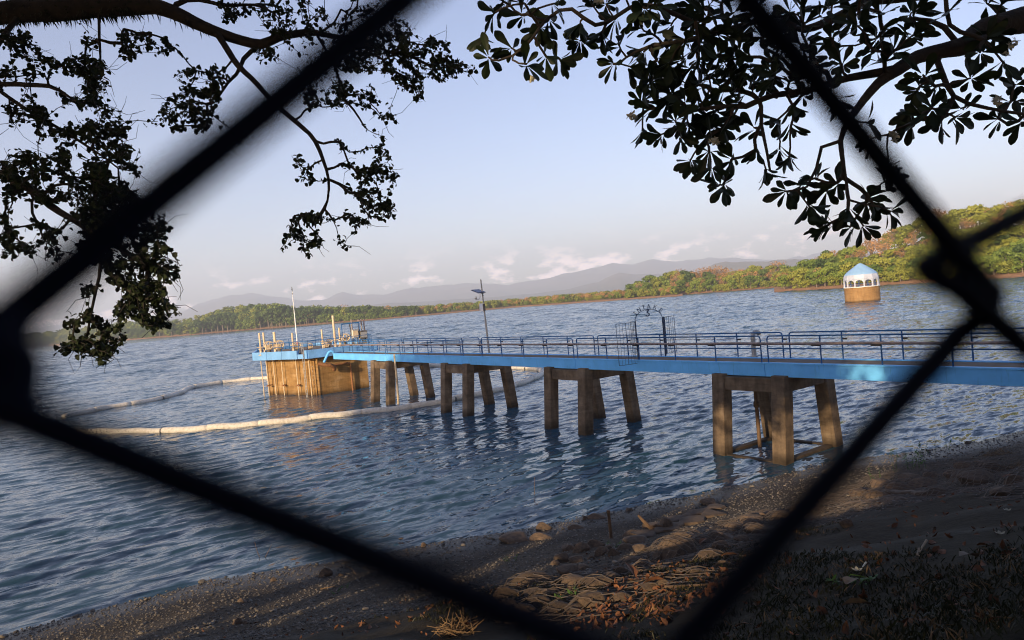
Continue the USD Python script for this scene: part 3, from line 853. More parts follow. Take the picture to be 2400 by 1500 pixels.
gear(632, 71.2, 'cream valve gear with handwheels between the second and third stems of the tower')
gear(657, 71.0, 'cream valve gear with handwheels just right of the thick third stem')
gear(698, 69.8, 'cream valve gear at the foot of the tall mast', .8)
gear(772, 73.5, 'low cream valve gear left of the tallest stem', .7)
gear(811, 74.0, 'cream valve gear under the hose of the blue hoist frame', 1.0)
gear(766, 69.5, 'low dark valve gear behind the parapet near the bridge end', .6)
gear(728, 70.5, 'low pale valve gear right of the mast and above the ladder', .6)

# mast
p = on_deck(699, 70.5)
t = thing('antenna_mast', 'tall thin white mast with a dark tip rising from the intake tower', 'mast', p)
hm_ = at(688, 672, 70.5)[2] - ZD
part(t, 'pole', MB().tube([(0, 0, 0), (0, 0, hm_ * .62), (0, 0, hm_ * .625), (0, 0, hm_ * .93)], [.06, .052, .04, .03], 8), LOOK['white_paint'], smooth=40)
part(t, 'tip', MB().tube([(0, 0, hm_ * .93), (0, 0, hm_)], .03, 6).tube([(-.1, 0, hm_ * .965), (.1, 0, hm_ * .965)], .02, 5).tube([(0, 0, hm_ * .89), (0, 0, hm_ * .9)], .07, 6), LOOK['black_metal'])
part(t, 'tape', MB().tube([(0, 0, .55), (0, 0, 1.15)], .066, 8), LOOK['red_tape'], smooth=40)
part(t, 'base_plate', MB().box((0, 0, .03), np.eye(3), (.25, .25, .03)), LOOK['galvanised'])

# hoist frame, cabinets
pA, pB = on_deck(805, 73.5), on_deck(846, 74.3)
t = thing('hoist_frame', 'blue steel hoist frame with a hanging hose over the valves of the tower', 'frame')
zt_ = at(799, 760, 73.5)[2]
for p in (pA, pB):
    part(t, 'post', MB().tube([p, p * [1, 1, 0] + UPV * zt_], .045, 7), LOOK['rail_blue_paint'], smooth=40)
part(t, 'top_beam', MB().beam(pA * [1, 1, 0] + UPV * zt_, pB * [1, 1, 0] + UPV * (zt_ + .02), .1, .12), LOOK['rail_blue_paint'])
hq = pA + (pB - pA) * .45
part(t, 'hose', MB().tube([hq * [1, 1, 0] + UPV * (zt_ - .02), hq * [1, 1, 0] + UPV * (zt_ - .5) + BN * .06, hq * [1, 1, 0] + UPV * (zt_ - 1.1) + BN * .1, hq * [1, 1, 0] + UPV * (zt_ - 1.35) - BN * .05, hq * [1, 1, 0] + UPV * (zt_ - 1.4) - BN * .35], .05, 7), LOOK['black_metal'], smooth=40)
hq = pA + (pB - pA) * .97
part(t, 'cable', MB().tube([hq * [1, 1, 0] + UPV * zt_, hq * [1, 1, 0] + UPV * (zt_ - .2) + BN * .25, hq * [1, 1, 0] + UPV * (zt_ - .8) + BN * .4, hq * [1, 1, 0] + UPV * (zt_ - 1.2) + BN * .45], .035, 6), LOOK['grey_pipe'], smooth=40)


def cabinet(x, Y, y0, y1, wpx, look_, label, door):
    p = on_deck(x, Y)
    z0, z1 = at(x, y1, Y)[2], at(x, y0, Y)[2]
    w = wpx / pxm(Y) / 2
    t_ = thing('motor_cabinet', label, 'cabinet', (p[0], p[1], 0))
    ax = [BN, BD, UPV]
    body = part(t_, 'body', MB().beam(BN * 0 + UPV * z0, UPV * z1, w * 2, w * 1.5, up=BD, a=BN, ch=.04), LOOK[look_])
    part(t_, 'door', MB().box(-BD * (w * .75 + .012) + UPV * (z0 + z1) / 2, ax, (w * .8, .012, (z1 - z0) * .4)), LOOK[door])
    part(t_, 'lid', MB().box(UPV * (z1 + .035), ax, (w * 1.05, w * .82, .03)), LOOK[look_])
    for d in (-.7, .7):
        part(t_, 'leg', MB().tube([BN * w * d + UPV * ZD, BN * w * d + UPV * z0], .05, 6), LOOK['dark_box'])
    return t_


cabinet(834, 74.0, 773, 791, 15, 'galvanised', 'pale grey motor cabinet under the blue hoist frame', 'cream_paint')
cabinet(852.5, 74.6, 776, 792, 18, 'dark_box', 'dark motor cabinet right of the pale one on the tower', 'galvanised')

# ------------------------------------------------------------------ floating boom
boom_near = [(150, 1013), (250, 1012), (340, 1010), (427, 1009), (540, 999), (650, 989), (750, 978), (850, 967), (935, 957), (1020, 945), (1090, 931), (1150, 918), (1195, 907), (1232, 895), (1262, 882), (1271, 873), (1262, 866), (1235, 863.5), (1190, 861.5), (1100, 859), (1000, 857), (900, 856)]
boom_far = [(150, 978), (240, 958), (325, 944), (390, 931), (420, 922), (447, 909), (480, 903), (545, 893.5), (600, 888), (640, 886.5)]


def boom(name, px, seg, label, rad=.26):
    p = np.array([onz(x, y, .1)[:2] for x, y in px])
    d = np.concatenate([[0], np.cumsum(np.linalg.norm(np.diff(p, axis=0), axis=1))])
    ss = np.linspace(0, d[-1], int(d[-1] / .4))
    from scipy.interpolate import PchipInterpolator
    X, Y = PchipInterpolator(d, p[:, 0])(ss), PchipInterpolator(d, p[:, 1])(ss)
    t_ = thing(name, label, 'boom')
    n = int(d[-1] / seg)
    for i in range(n):
        a_, b_ = d[-1] * i / n, d[-1] * (i + 1) / n
        u = np.linspace(a_ + .004, b_ - .004, 11)
        pts = np.stack([np.interp(u, ss, X), np.interp(u, ss, Y), .11 + .035 * np.sin(u * 1.7) + .02 * np.sin(u * .6)], 1)
        pts[:, :2] += .03 * (meshkit.noise(np.stack([u * .9, 0 * u, 0 * u], 1), 4)[:, None] - .5)
        r_ = rad * np.array([.95, .99, 1, 1.02, 1, .98, 1, 1.01, 1, .99, .95]) * (1 + .05 * np.sin(i * 2.3))
        part(t_, 'float', MB().tube(pts, r_, 10), LOOK['float_fabric'], smooth=True)
        if i % 3 == 2:
            q = np.array([np.interp(b_, ss, X), np.interp(b_, ss, Y), .1])
            tq = unit(pts[-1] - pts[-2])
            part(t_, 'joint_collar', MB().tube([q - tq * .07, q + tq * .07], rad * 1.12, 10), LOOK['dark_box'] if i % 6 == 2 else LOOK['float_fabric'])


boom('floating_boom', boom_near, 3.6, 'long pale floating boom curving in front of the tower and under the footbridge')
boom('floating_boom', boom_far, 3.6, 'pale floating boom kinked in the middle left of the intake tower', .3)

# ------------------------------------------------------------------ domed pavilion in the lake
pv = onz(2022, 706, 0)
pav = thing('domed_pavilion', 'light blue domed pavilion with round arches on an ochre concrete drum in the lake', 'pavilion', pv, 12)
R8 = 3.78


def ring_poly(r, n=8, ph=math.pi / 8):
    return [(r * math.cos(ph + i * 2 * math.pi / n), r * math.sin(ph + i * 2 * math.pi / n)) for i in range(n)]


part(pav, 'drum', MB().tm(trimesh.creation.extrude_polygon(Polygon(ring_poly(R8 + .02, 24)), 6.4).apply_translation((0, 0, -3))), LOOK['old_concrete'], smooth=30)
part(pav, 'floor', MB().tm(trimesh.creation.extrude_polygon(Polygon(ring_poly(R8 + .12, 24)), .12).apply_translation((0, 0, 3.402))), LOOK['white_paint'])
prof = [(R8 - .3, 5.2), (R8 + .04, 5.22), (R8 + .1, 5.34), (R8 + .02, 5.5), (R8 - .03, 5.9), (R8 - .16, 6.35), (R8 - .5, 6.8), (2.62, 7.36), (1.75, 7.98), (.95, 8.55), (.48, 8.86), (.18, 9.0), (0.02, 9.04)]
ND = 12


def dome_part(pr):
    dv = [(r * math.cos(i * 2 * math.pi / ND), r * math.sin(i * 2 * math.pi / ND), z) for r, z in pr for i in range(ND)]
    df = [[k * ND + i, k * ND + (i + 1) % ND, (k + 1) * ND + (i + 1) % ND, (k + 1) * ND + i] for k in range(len(pr) - 1) for i in range(ND)]
    return MB().add(dv, df)


part(pav, 'dome_skirt', dome_part(prof[:6]), LOOK['dome_white_paint'], smooth=24)
part(pav, 'dome', dome_part([prof[5]] + prof[6:]), LOOK['dome_blue_paint'], smooth=24)
cor = ring_poly(R8 - .08, ND, 0)
for i in range(ND):
    a, b = np.array(cor[i]), np.array(cor[(i + 1) % ND])
    ua = unit(a)
    part(pav, 'column', MB().beam((*a, 3.52), (*a, 4.9), .29, .29, up=(*ua, 0), a=(-ua[1], ua[0], 0), ch=.05).beam((*a, 3.52), (*a, 3.66), .4, .4, up=(*ua, 0), a=(-ua[1], ua[0], 0), ch=.03), LOOK['dome_white_paint'])
    L = np.linalg.norm(b - a)
    r_ = L / 2 - .2
    pol = Polygon([(0, 4.6), (0, 5.26), (L, 5.26), (L, 4.6)]).difference(Point(L / 2, 4.6).buffer(r_ * .98, 8)).intersection(Polygon([(0, 4.6), (0, 5.26), (L, 5.26), (L, 4.6)]))
    pol = pol if pol.geom_type == 'Polygon' else max(pol.geoms, key=lambda g: g.area)
    pol = Polygon([(0, 4.6), (.2, 4.6)] + [(L / 2 - r_ * math.cos(t_), 4.6 + .5 * math.sin(t_)) for t_ in np.linspace(.05, math.pi - .05, 11)] + [(L - .2, 4.6), (L, 4.6), (L, 5.26), (0, 5.26)])
    m = trimesh.creation.extrude_polygon(pol, .24)
    v = np.array(m.vertices)
    e = (b - a) / L
    nn_ = np.array([e[1], -e[0]])
    w = np.stack([a[0] + e[0] * v[:, 0] + nn_[0] * (v[:, 2] - .12), a[1] + e[1] * v[:, 0] + nn_[1] * (v[:, 2] - .12), v[:, 1]], 1)
    part(pav, 'arch', MB().add(w, m.faces), LOOK['dome_white_paint'])
    part(pav, 'rail', MB().tube([(*(a * .97), 4.2), (*(b * .97), 4.2)], .035, 5).tube([(*(a * .97), 3.85), (*(b * .97), 3.85)], .035, 5), LOOK['rail_blue_paint'])
# ------------------------------------------------------------------ far woods
def blob_crown(rng, h, w, lo, nblob, ncard, card, flat=.75, droop=.25):
    """a crown of leaf clumps: leaf-sized faces on the skins of many small lobes"""
    m = MB()
    c, r = [], []
    for i in range(nblob):
        a = rng.uniform(0, 2 * math.pi)
        z = rng.uniform(0, 1)
        rad = w / 2 * math.sqrt(rng.uniform(.05, 1)) * math.sqrt(max(.12, 1 - (abs(z - .42) / .62) ** 2)) * .82
        c.append((rad * math.cos(a), rad * math.sin(a), lo + (h - lo) * (.14 + .74 * z)))
        r.append(w * rng.uniform(.13, .24))
    c, r = np.array(c), np.array(r)
    k = rng.integers(0, nblob, ncard)
    d = rng.normal(size=(ncard, 3)); d[:, 2] = d[:, 2] * .8 + .25
    d /= np.linalg.norm(d, axis=1, keepdims=True)
    p = c[k] + d * (r[k] * rng.uniform(.6, 1.05, ncard))[:, None] * np.array([1, 1, flat])
    nrm = d + rng.normal(size=(ncard, 3)) * .33
    nrm /= np.linalg.norm(nrm, axis=1, keepdims=True)
    t = np.cross(nrm, rng.normal(size=(ncard, 3))); t /= np.linalg.norm(t, axis=1, keepdims=True)
    b = np.cross(nrm, t)
    s = card * rng.uniform(.6, 1.25, ncard)[:, None]
    # a bent leaf clump: two triangles with uneven corners
    q = np.stack([p - t * s - b * s * .35, p + b * s * .6 - t * s * .1 + nrm * s * .15, p + t * s + b * s * .1, p - b * s * .7 + t * s * .15], 1)
    f = (np.arange(ncard) * 4)[:, None, None] + np.array([[0, 3, 1], [1, 3, 2]])
    return m.add(q.reshape(-1, 3), f.reshape(-1, 3))


def bare_branches(rng, h, w, lo):
    m = MB()
    for i in range(11):
        a = rng.uniform(0, 6.28)
        z0 = lo * rng.uniform(.6, 1) + (h - lo) * .15 * rng.uniform(0, 1)
        e = np.array([w * .45 * math.cos(a) * rng.uniform(.4, 1), w * .45 * math.sin(a) * rng.uniform(.4, 1), h * rng.uniform(.72, .97)])
        p0 = np.array([0, 0, z0])
        mid = (p0 + e) / 2 + rng.normal(size=3) * w * .05
        m.tube([p0, mid, e], [.02 * h, .012 * h, .004 * h], 4, cap=False)
        for j in range(4):
            s = mid + (e - mid) * rng.uniform(0, .8)
            m.tube([s, s + np.array([rng.normal() * w * .12, rng.normal() * w * .12, h * rng.uniform(.05, .16)])], [.007 * h, .002 * h], 3, cap=False)
    return m


PROTO = {}


def far_tree(kind, seed):
    """a far tree one metre tall in unit size, to be scaled; the first of its kind is placed later"""
    rg = np.random.default_rng(seed)
    tr, cr, br = MB(), None, None
    if kind == 'bush':
        cr = blob_crown(rg, 1.0, 1.35, .0, 16, 620, .075)
        tr.tube([(0, 0, -.15), (0, 0, .5)], [.035, .02], 5)
    elif kind == 'tall':
        cr = blob_crown(rg, 1.0, .72, .3, 17, 680, .055)
        tr.tube([(0, 0, -.12), (.01, 0, .35), (.0, .01, .8)], [.035, .026, .01], 6)
    elif kind == 'bare':
        tr.tube([(0, 0, -.12), (.01, 0, .3), (.03, .01, .6)], [.03, .024, .012], 6)
        br = bare_branches(rg, 1.0, .85, .3)
        cr = blob_crown(rg, 1.0, .9, .42, 15, 300, .035)
    else:
        cr = blob_crown(rg, 1.0, 1.0, .12, 20, 760, .065)
        tr.tube([(0, 0, -.12), (.01, .01, .3), (0, 0, .75)], [.04, .03, .012], 6)
        for i in range(4):
            a = rg.uniform(0, 6.28)
            tr.tube([(0, 0, .25), (.2 * math.cos(a), .2 * math.sin(a), .55)], [.018, .006], 4)
    return tr, cr, br


FARNAME = {'round': 'round_tree', 'tall': 'tall_tree', 'bush': 'bush', 'bare': 'bare_tree'}
PLURAL = {'round': 'round trees', 'tall': 'tall trees', 'bush': 'bushes', 'bare': 'bare trees'}


def place_far(kind, look_, seed, loc, h, rot, label, group):
    key = (kind, look_, seed, group)
    if key not in PROTO:
        t_ = thing(FARNAME[kind], label, 'bush' if kind == 'bush' else 'tree', loc, rot, h, group)
        tr, cr, br = far_tree(kind, seed)
        part(t_, 'trunk', tr, LOOK['pale_trunk'])
        if br:
            part(t_, 'branches', br, LOOK['pale_trunk'])
        part(t_, 'crown', cr, LOOK[look_])
        PROTO[key] = t_.GetPrim()
        return t_
    return dup(PROTO[key], loc, rot, h, label, group)


def wood(strip, where, x0, x1, step, vs, hfun, mix, place, seed):
    """rows of single trees on a strip of far shore"""
    rg = np.random.default_rng(seed)
    made = 0
    for v in vs:
        x = x0 + rg.uniform(0, step)
        while x < x1:
            vv = v + rg.uniform(-.03, .03)
            p = strip.point(np.array([x]), np.array([max(vv, .04)]))[0]
            kind, look_, word = mix(x, vv, rg)
            h = hfun(x, vv) * rg.uniform(.75, 1.25) * {'bush': .55, 'tall': 1.12, 'round': 1.0, 'bare': 1.05}[kind]
            place_far(kind, look_, int(rg.integers(0, 3)), p, h, rg.uniform(0, 360), f'{word} {place(x, v)}', f'{look_.replace("wood_", "").replace("_", " ")} {PLURAL[kind]} {place(x, v)}')
            made += 1
            x += step * rg.uniform(.6, 1.4) * (1.0 if kind != 'bush' else .7)
    return made


def mix_left(x, v, rg):
    u = rg.uniform()
    if v < .1:
        return ('bush', 'wood_green', 'green bushy shrub') if u < .6 else ('tall', 'wood_dark_green', 'dark green slender tree')
    if u < .62:
        return 'round', 'wood_dark_green', 'dark green spreading tree'
    if u < .8:
        return 'tall', 'wood_green', 'mid green tall tree'
    return ('round', 'wood_olive', 'olive green round tree') if u < .93 or x < 700 else ('bare', 'wood_brown', 'brown half bare tree')


def h_left(x, v):
    return np.interp(x, [0, 450, 540, 600, 740, 860, 960, 1480], [15, 14, 21, 23, 18, 14, 9, 6])


def PL(x, v):
    w = 'behind the hanging leaves' if x < 460 else 'left of the mast' if x < 690 else 'right of the mast' if x < 850 else "above the bridge's far end"
    return ('front row ' if v < .12 else 'second row ' if v < .24 else 'back row ') + w


def PM(x, v):
    return ('by the water ' if v < .15 else 'half way up ' if v < .6 else 'on the crest ') + ('at the tip of the wooded point' if x < 1590 else 'on the wooded point' if x < 1740 else 'in the gap before the hill')


def PR(x, v):
    return ('by the water ' if v < .15 else 'half way up ' if v < .6 else 'on the crest ') + ('left of the pavilion' if x < 1960 else 'behind the pavilion' if x < 2090 else 'between pavilion and fence knot' if x < 2190 else 'behind the fence knot' if x < 2310 else 'right of the fence knot')
wood(left_shore, 0, 60, 980, 15, (.07, .16, .3), h_left, mix_left, PL, 31)


def mix_right(x, v, rg):
    u = rg.uniform()
    if v < .14:
        return ('bush', 'wood_olive', 'yellow green bushy shrub') if u < .75 else ('round', 'wood_green', 'green low round tree')
    brown = .45 * math.exp(-((x - 1640) / 60) ** 2) + .55 * math.exp(-((x - 1770) / 45) ** 2) + (.42 if x > 2000 and v > .4 else 0) + .08
    if u < brown:
        return 'bare', 'wood_brown', 'rust brown half bare tree'
    if u < brown + .42:
        return 'round', 'wood_olive', 'sunny yellow green round tree'
    if u < .92:
        return 'round', 'wood_green', 'mid green round tree'
    return 'tall', 'wood_dark_green', 'dark green tall tree'


wood(mid_point, 0, 1475, 1850, 13, (.08, .24, .45, .75), lambda x, v: np.interp(x, [1470, 1520, 1850], [9, 12.5, 12]) * (.75 + .4 * v), mix_right, PM, 32)
wood(right_shore, 0, 1828, 2480, 25, (.1, .22, .36, .52, .7, .88, 1.02), lambda x, v: 7.6 + 1.6 * v, mix_right, PR, 33)


def far_stuff(name, label, pts, hs, look_list, seed, cat='wood'):
    """the mass of the wood further back: one object"""
    rg = np.random.default_rng(seed)
    pi = UsdGeom.PointInstancer.Define(stage, numbered('/World', name))
    protos = []
    for k, (kind, look_) in enumerate(look_list):
        tr, cr, br = far_tree(kind, 70 + k)
        pr = part(pi, 'tree_crown', cr, LOOK[look_])
        protos.append(pr.GetPath())
    pi.CreatePrototypesRel().SetTargets(protos)
    n = len(pts)
    pi.CreateProtoIndicesAttr(Vt.IntArray.FromNumpy(rg.integers(0, len(protos), n).astype(np.int32)))
    pi.CreatePositionsAttr(Vt.Vec3fArray.FromNumpy(np.asarray(pts, np.float32)))
    a = rg.uniform(0, math.pi, n)
    pi.CreateOrientationsAttr(Vt.QuathArray([Gf.Quath(float(math.cos(x)), 0, 0, float(math.sin(x))) for x in a]))
    pi.CreateScalesAttr(Vt.Vec3fArray.FromNumpy(np.repeat(np.asarray(hs, np.float32)[:, None], 3, 1)))
    tag(pi, label, cat, kind='stuff')
    return pi


rg = np.random.default_rng(40)
X, V = [], []
n = 2200
xx, vv = rg.uniform(-480, 1590, n), rg.uniform(.07, 1.05, n)
keep = (xx > 985) | (xx < 60) | (vv > .36)
xx, vv = xx[keep], vv[keep]
pp = left_shore.point(xx, vv)
kl = xx < 930
far_stuff('far_wood', 'green wood rising behind the far left shore', pp[kl], h_left(xx, vv)[kl] * rg.uniform(.6, 1.15, kl.sum()), [('round', 'wood_green'), ('round', 'wood_dark_green'), ('bush', 'wood_olive'), ('tall', 'wood_green'), ('round', 'wood_olive')], 41)
far_stuff('far_wood', 'pale brown and green scrub on the far shore behind the bridge railing', pp[~kl], h_left(xx, vv)[~kl] * rg.uniform(.6, 1.2, (~kl).sum()), [('bare', 'wood_brown'), ('bush', 'wood_olive'), ('bare', 'wood_brown'), ('round', 'wood_green'), ('bush', 'wood_olive')], 43)
n = 420
xx, vv = rg.uniform(1480, 2890, n), rg.uniform(.1, 1.1, n)
keep = xx > 2480
pp = right_shore.point(xx[keep], vv[keep])
far_stuff('far_wood', 'wood continuing along the hill to the right', pp, rg.uniform(5, 9, keep.sum()), [('round', 'wood_green'), ('round', 'wood_olive'), ('bare', 'wood_brown'), ('bush', 'wood_olive')], 42)
n = 1400
hx = rg.uniform(1500, 2300, n)
hv = rg.uniform(.35, 1.02, n)

# ------------------------------------------------------------------ chain link fence right in front of the lens
fence = thing('chain_link_fence', 'dark blue chain link fence seen out of focus right in front of the camera', 'fence')
FY, FL = .5128, -.0116
FC = EYE + np.array([.011, .054, -.0002])
fp = np.array([math.cos(FY), math.sin(FY), 0])
fn = np.array([-math.sin(FY), math.cos(FY), 0])
fq = math.cos(FL) * UPV - math.sin(FL) * fn
FA, FB, FE, FR = .042, .0342, .0024, .00138


def in_fence(x, y):
    d = ray(x, y)
    nn_ = np.cross(fp, fq)
    t_ = ((FC - EYE) @ nn_) / (d @ nn_)
    r_ = EYE + t_ * d - FC
    return r_ @ fp, r_ @ fq


bend = {(-2, 'r', 0): in_fence(125, 850), (-1, 'r', 1): in_fence(1475, -438), (-1, 'l', 0): in_fence(-155, 880), (-1, 'r', -1): in_fence(1610, 1599),
        (0, 'l', 1): in_fence(1379, -380), (0, 'r', 0): in_fence(2325, 736), (0, 'l', -1): in_fence(1480, 1706),
        (1, 'l', 0): in_fence(2165, 640), (1, 'r', 1): in_fence(2660, 378)}
rgf = np.random.default_rng(8)
ylo, yhi = -47, 13
for i in range(-30, 31):
    pts = []
    close = -4 <= i <= 4
    for k in range(ylo, yhi + 1):
        side_left = (k + i) % 2 != 0           # column i carries nodes of the parity of i + 1
        col = i if side_left else i + 1
        x = col * FA + (-FE if side_left else FE)
        y = k * FB
        key = (i, 'l' if side_left else 'r', k)
        if key in bend:
            x, y = bend[key]
        else:
            x += rgf.normal(0, .0008); y += rgf.normal(0, .0008)
        pts.append((x, y, side_left))
    # rounded zigzag; going right the strand passes in front, going left behind
    path = []
    nsub = 7 if close else 3
    for j in range(len(pts)):
        x, y, sl = pts[j]
        if j == 0 or j == len(pts) - 1:
            path.append((x, y, 0)); continue
        rd = .06
        (x0, y0, _), (x1, y1, _) = pts[j - 1], pts[j + 1]
        a0 = np.array([x + (x0 - x) * rd, y + (y0 - y) * rd]); a1 = np.array([x + (x1 - x) * rd, y + (y1 - y) * rd])
        s_in = 1 if not sl else -1
        for u in np.linspace(0, 1, nsub):
            q = (1 - u) ** 2 * a0 + 2 * u * (1 - u) * np.array([x, y]) + u * u * a1
            path.append((q[0], q[1], s_in * (1 - 2 * u) * FR * 1.2))
    P = np.array([FC + x * fp + y * fq + z * fn for x, y, z in path])
    part(fence, 'wire', MB().tube(P, FR, 10 if close else 5, cap=True), LOOK['fence_wire_coat'], smooth=50)
for e in (-31 * FA, 31.5 * FA):
    q = FC + fp * e + fn * .03
    gz = float(ground_z(q[0], q[1]))
    part(fence, 'fence_post', MB().tube([np.array([q[0], q[1], gz - .4]), np.array([q[0], q[1], FC[2] + .5])], .024, 10), LOOK['post_steel'], smooth=40)
part(fence, 'top_rail', MB().tube([FC - fp * 31 * FA + UPV * .46 + fn * .03, FC + fp * 31.5 * FA + UPV * .46 + fn * .03], .019, 8), LOOK['post_steel'], smooth=40)


# ------------------------------------------------------------------ the two trees that hang into the view
class Growth:
    def __init__(s):
        s.pos, s.par, s.len, s.rad, s.paths = [], [], [], [], []

    def chain(s, pts, radii, root=-1):
        """a limb given by its points; root = node it grows from"""
        pts = np.asarray(pts, float)
        d = np.concatenate([[0], np.cumsum(np.linalg.norm(np.diff(pts, axis=0), axis=1))])
        n = max(3, int(d[-1] / .12))
        from scipy.interpolate import PchipInterpolator
        u = np.linspace(0, d[-1], n)
        P = np.stack([PchipInterpolator(d, pts[:, k])(u) for k in range(3)], 1)
        P += .02 * (np.stack([meshkit.noise(P * 2.2, k) for k in range(3)], 1) - .5)
        R_ = np.interp(u, d, radii)
        ids, base = [], (s.len[root] if root >= 0 else 0.0)
        for k in range(n):
            s.pos.append(P[k]); s.par.append(root if k == 0 else ids[-1]); s.len.append(base + u[k]); s.rad.append(R_[k])
            ids.append(len(s.pos) - 1)
        s.paths.append((ids, True))
        return ids

    def nearest(s, p):
        P = np.array(s.pos)
        return int(np.argmin(np.linalg.norm(P - p, axis=1)))

    def reach(s, targets, rng, bf=.25, step=.09, rtip=.0035, wob=.05, skip=0):
        P = np.array(s.pos)
        order = np.argsort([np.min(np.linalg.norm(P - t, axis=1)) for t in targets])
        tips = [None] * len(targets)
        cap = 60000
        A = np.zeros((cap, 3)); L = np.zeros(cap)
        n = len(s.pos); A[:n] = P; L[:n] = s.len
        for o in order:
            t = targets[o]
            dist = np.linalg.norm(A[skip:n] - t, axis=1)
            k = int(np.argmin(dist + bf * L[skip:n])) + skip
            p = A[k]; d = np.linalg.norm(t - p)
            m = max(2, int(d / step))
            pd = unit(A[k] - A[s.par[k]]) if s.par[k] >= 0 else unit(t - p)
            c1 = p + unit(pd * .5 + unit(t - p)) * d * .4
            c2 = t - (t - p) * .3 + rng.normal(size=3) * wob * d + np.array([0, 0, .04 * d])
            ids = [k]
            for j in range(1, m + 1):
                u = j / m
                q = (1 - u) ** 3 * p + 3 * u * (1 - u) ** 2 * c1 + 3 * u * u * (1 - u) * c2 + u ** 3 * t
                if j < m:
                    q = q + rng.normal(size=3) * .006
                s.pos.append(q); s.par.append(ids[-1]); s.len.append(L[k] + d * u); s.rad.append(0.0)
                A[n] = q; L[n] = s.len[-1]
                ids.append(n); n += 1
            s.paths.append((ids, False))
            tips[o] = n - 1
        cnt = np.zeros(n)
        for i in tips:
            cnt[i] += 1
        for i in range(n - 1, -1, -1):
            if s.par[i] >= 0:
                cnt[s.par[i]] += cnt[i]
        for i in range(n):
            if s.rad[i] == 0:
                s.rad[i] = rtip * max(cnt[i], 1) ** .43
        return tips

    def dirs(s, i):
        j = s.par[i]
        return unit(np.array(s.pos[i]) - np.array(s.pos[j]))

    def meshes(s, sides=(9, 5)):
        big, small = [], MB()
        for ids, main in s.paths:
            P = np.array([s.pos[i] for i in ids]); R_ = np.array([s.rad[i] for i in ids])
            if not main:
                R_[0] = min(R_[0], R_[1] * 1.3)
            if main:
                big.append(MB().tube(P, R_ * (1 + .12 * (meshkit.noise(P * 6, 2) - .5)), sides[0]))
            elif R_.max() > .02:
                big.append(MB().tube(P, R_, 7))
            else:
                small.tube(P, R_, sides[1], cap=False)
        return big, small


def leaf_sheet(L, W, rows, shape, fold=.25, droop=.2):
    """one leaf as a small bent sheet: along +x from its stalk, face up +z"""
    v, f = [], []
    for i in range(rows + 1):
        u = i / rows
        w = W * shape(u) / 2
        z = -droop * L * u * u
        v += [(L * u, -w, z + fold * w), (L * u, 0, z), (L * u, w, z + fold * w)]
    for i in range(rows):
        for k in (0, 1):
            a = i * 3 + k
            f.append([a, a + 3, a + 4, a + 1])
    return np.array(v, float), np.array(f)


def put_leaf(v, base, along, up, s=1.0):
    x = unit(along)
    z = np.asarray(up, float) - x * (np.asarray(up, float) @ x)
    z = unit(z) if np.linalg.norm(z) > 1e-6 else unit(np.cross(x, [1, 0, .3]))
    y = np.cross(z, x)
    return base + s * (v[:, :1] * x + v[:, 1:2] * y + v[:, 2:] * z)


def in_poly(px, n, rng):
    g = Polygon(px)
    x0, y0, x1, y1 = g.bounds
    out = []
    while len(out) < n:
        p = rng.uniform((x0, y0), (x1, y1))
        if g.contains(Point(p)):
            out.append(p)
    return out


def leaves_of(tree, leaves, faces, look_, score):
    """the 300 leaves that show largest are parts, the rest one part"""
    order = np.argsort(-np.asarray(score))
    for o in order[:300]:
        part(tree, 'leaf', MB().add(leaves[o], faces), LOOK[look_])
    rest = MB()
    for o in order[300:]:
        rest.add(leaves[o], faces)
    tag(part(tree, 'foliage', rest, LOOK[look_]), kind='stuff')


def seen(p):
    q = p - EYE
    z = q @ CF
    if z <= .1:
        return -1
    x, y = FPX * (q @ CR) / z + 1200, 750 - FPX * (q @ CU) / z
    return 1 / z if 0 < x < 2400 and 0 < y < 1500 else 0.01 / z


# --- left tree
rng = np.random.default_rng(77)
tA = np.array([-10.6, 9.6]); gA_ = float(ground_z(*tA))
ltree = thing('leafy_tree', 'dark tree with a fern fringed limb and small ragged leaves hanging in from the left', 'tree')
G = Growth()
tk = [(tA[0] - .3, tA[1], gA_ - .5), (tA[0] - .25, tA[1], gA_ + .3), (tA[0], tA[1], gA_ + 4), (tA[0] + .35, tA[1] - .1, gA_ + 7.5), (tA[0] + 1.1, tA[1] - .2, 12.0)]
trunk_ids = G.chain(tk, [.62, .46, .36, .3, .26])


def limb(pts, rpx, root=None):
    P = [at(x, y, Y) for x, y, Y in pts]
    R_ = [r * .84 / pxm(Y) for r, (_, _, Y) in zip(rpx, pts)]
    k = G.nearest(P[0]) if root is None else root
    if root is None:
        P = [np.array(G.pos[k])] + P; R_ = [R_[0]] + R_
    return G.chain(P, R_, k)


limb([(-260, 62, 9.4), (-60, 42, 9.2), (0, 32, 9.1), (150, 22, 9.0), (300, 14, 9.0), (360, 14, 9.0), (400, 26, 9.0), (470, 60, 9.1), (520, 80, 9.2), (580, 98, 9.3), (610, 104, 9.3), (660, 85, 9.4), (720, 75, 9.5), (780, 85, 9.5), (850, 100, 9.6), (930, 128, 9.7)],
     [34, 31, 30, 29, 25, 22, 20, 17, 15, 13, 13, 11, 9, 7, 5, 3])
limb([(505, 76, 9.15), (530, 110, 9.1), (565, 160, 9.0), (590, 185, 8.95), (640, 240, 8.9), (700, 290, 8.9), (735, 325, 8.85), (757, 375, 8.8), (770, 420, 8.8), (768, 470, 8.8)], [9, 8.5, 8, 7.5, 7, 6.5, 6, 5, 4, 3])
limb([(605, 108, 9.3), (572, 138, 9.2), (562, 165, 9.1), (530, 200, 9.0), (505, 240, 9.0)], [6.5, 6, 5, 4, 2.5])
limb([(232, 50, 8.95), (233, 100, 8.9), (235, 150, 8.9)], [4, 3.5, 2.5])
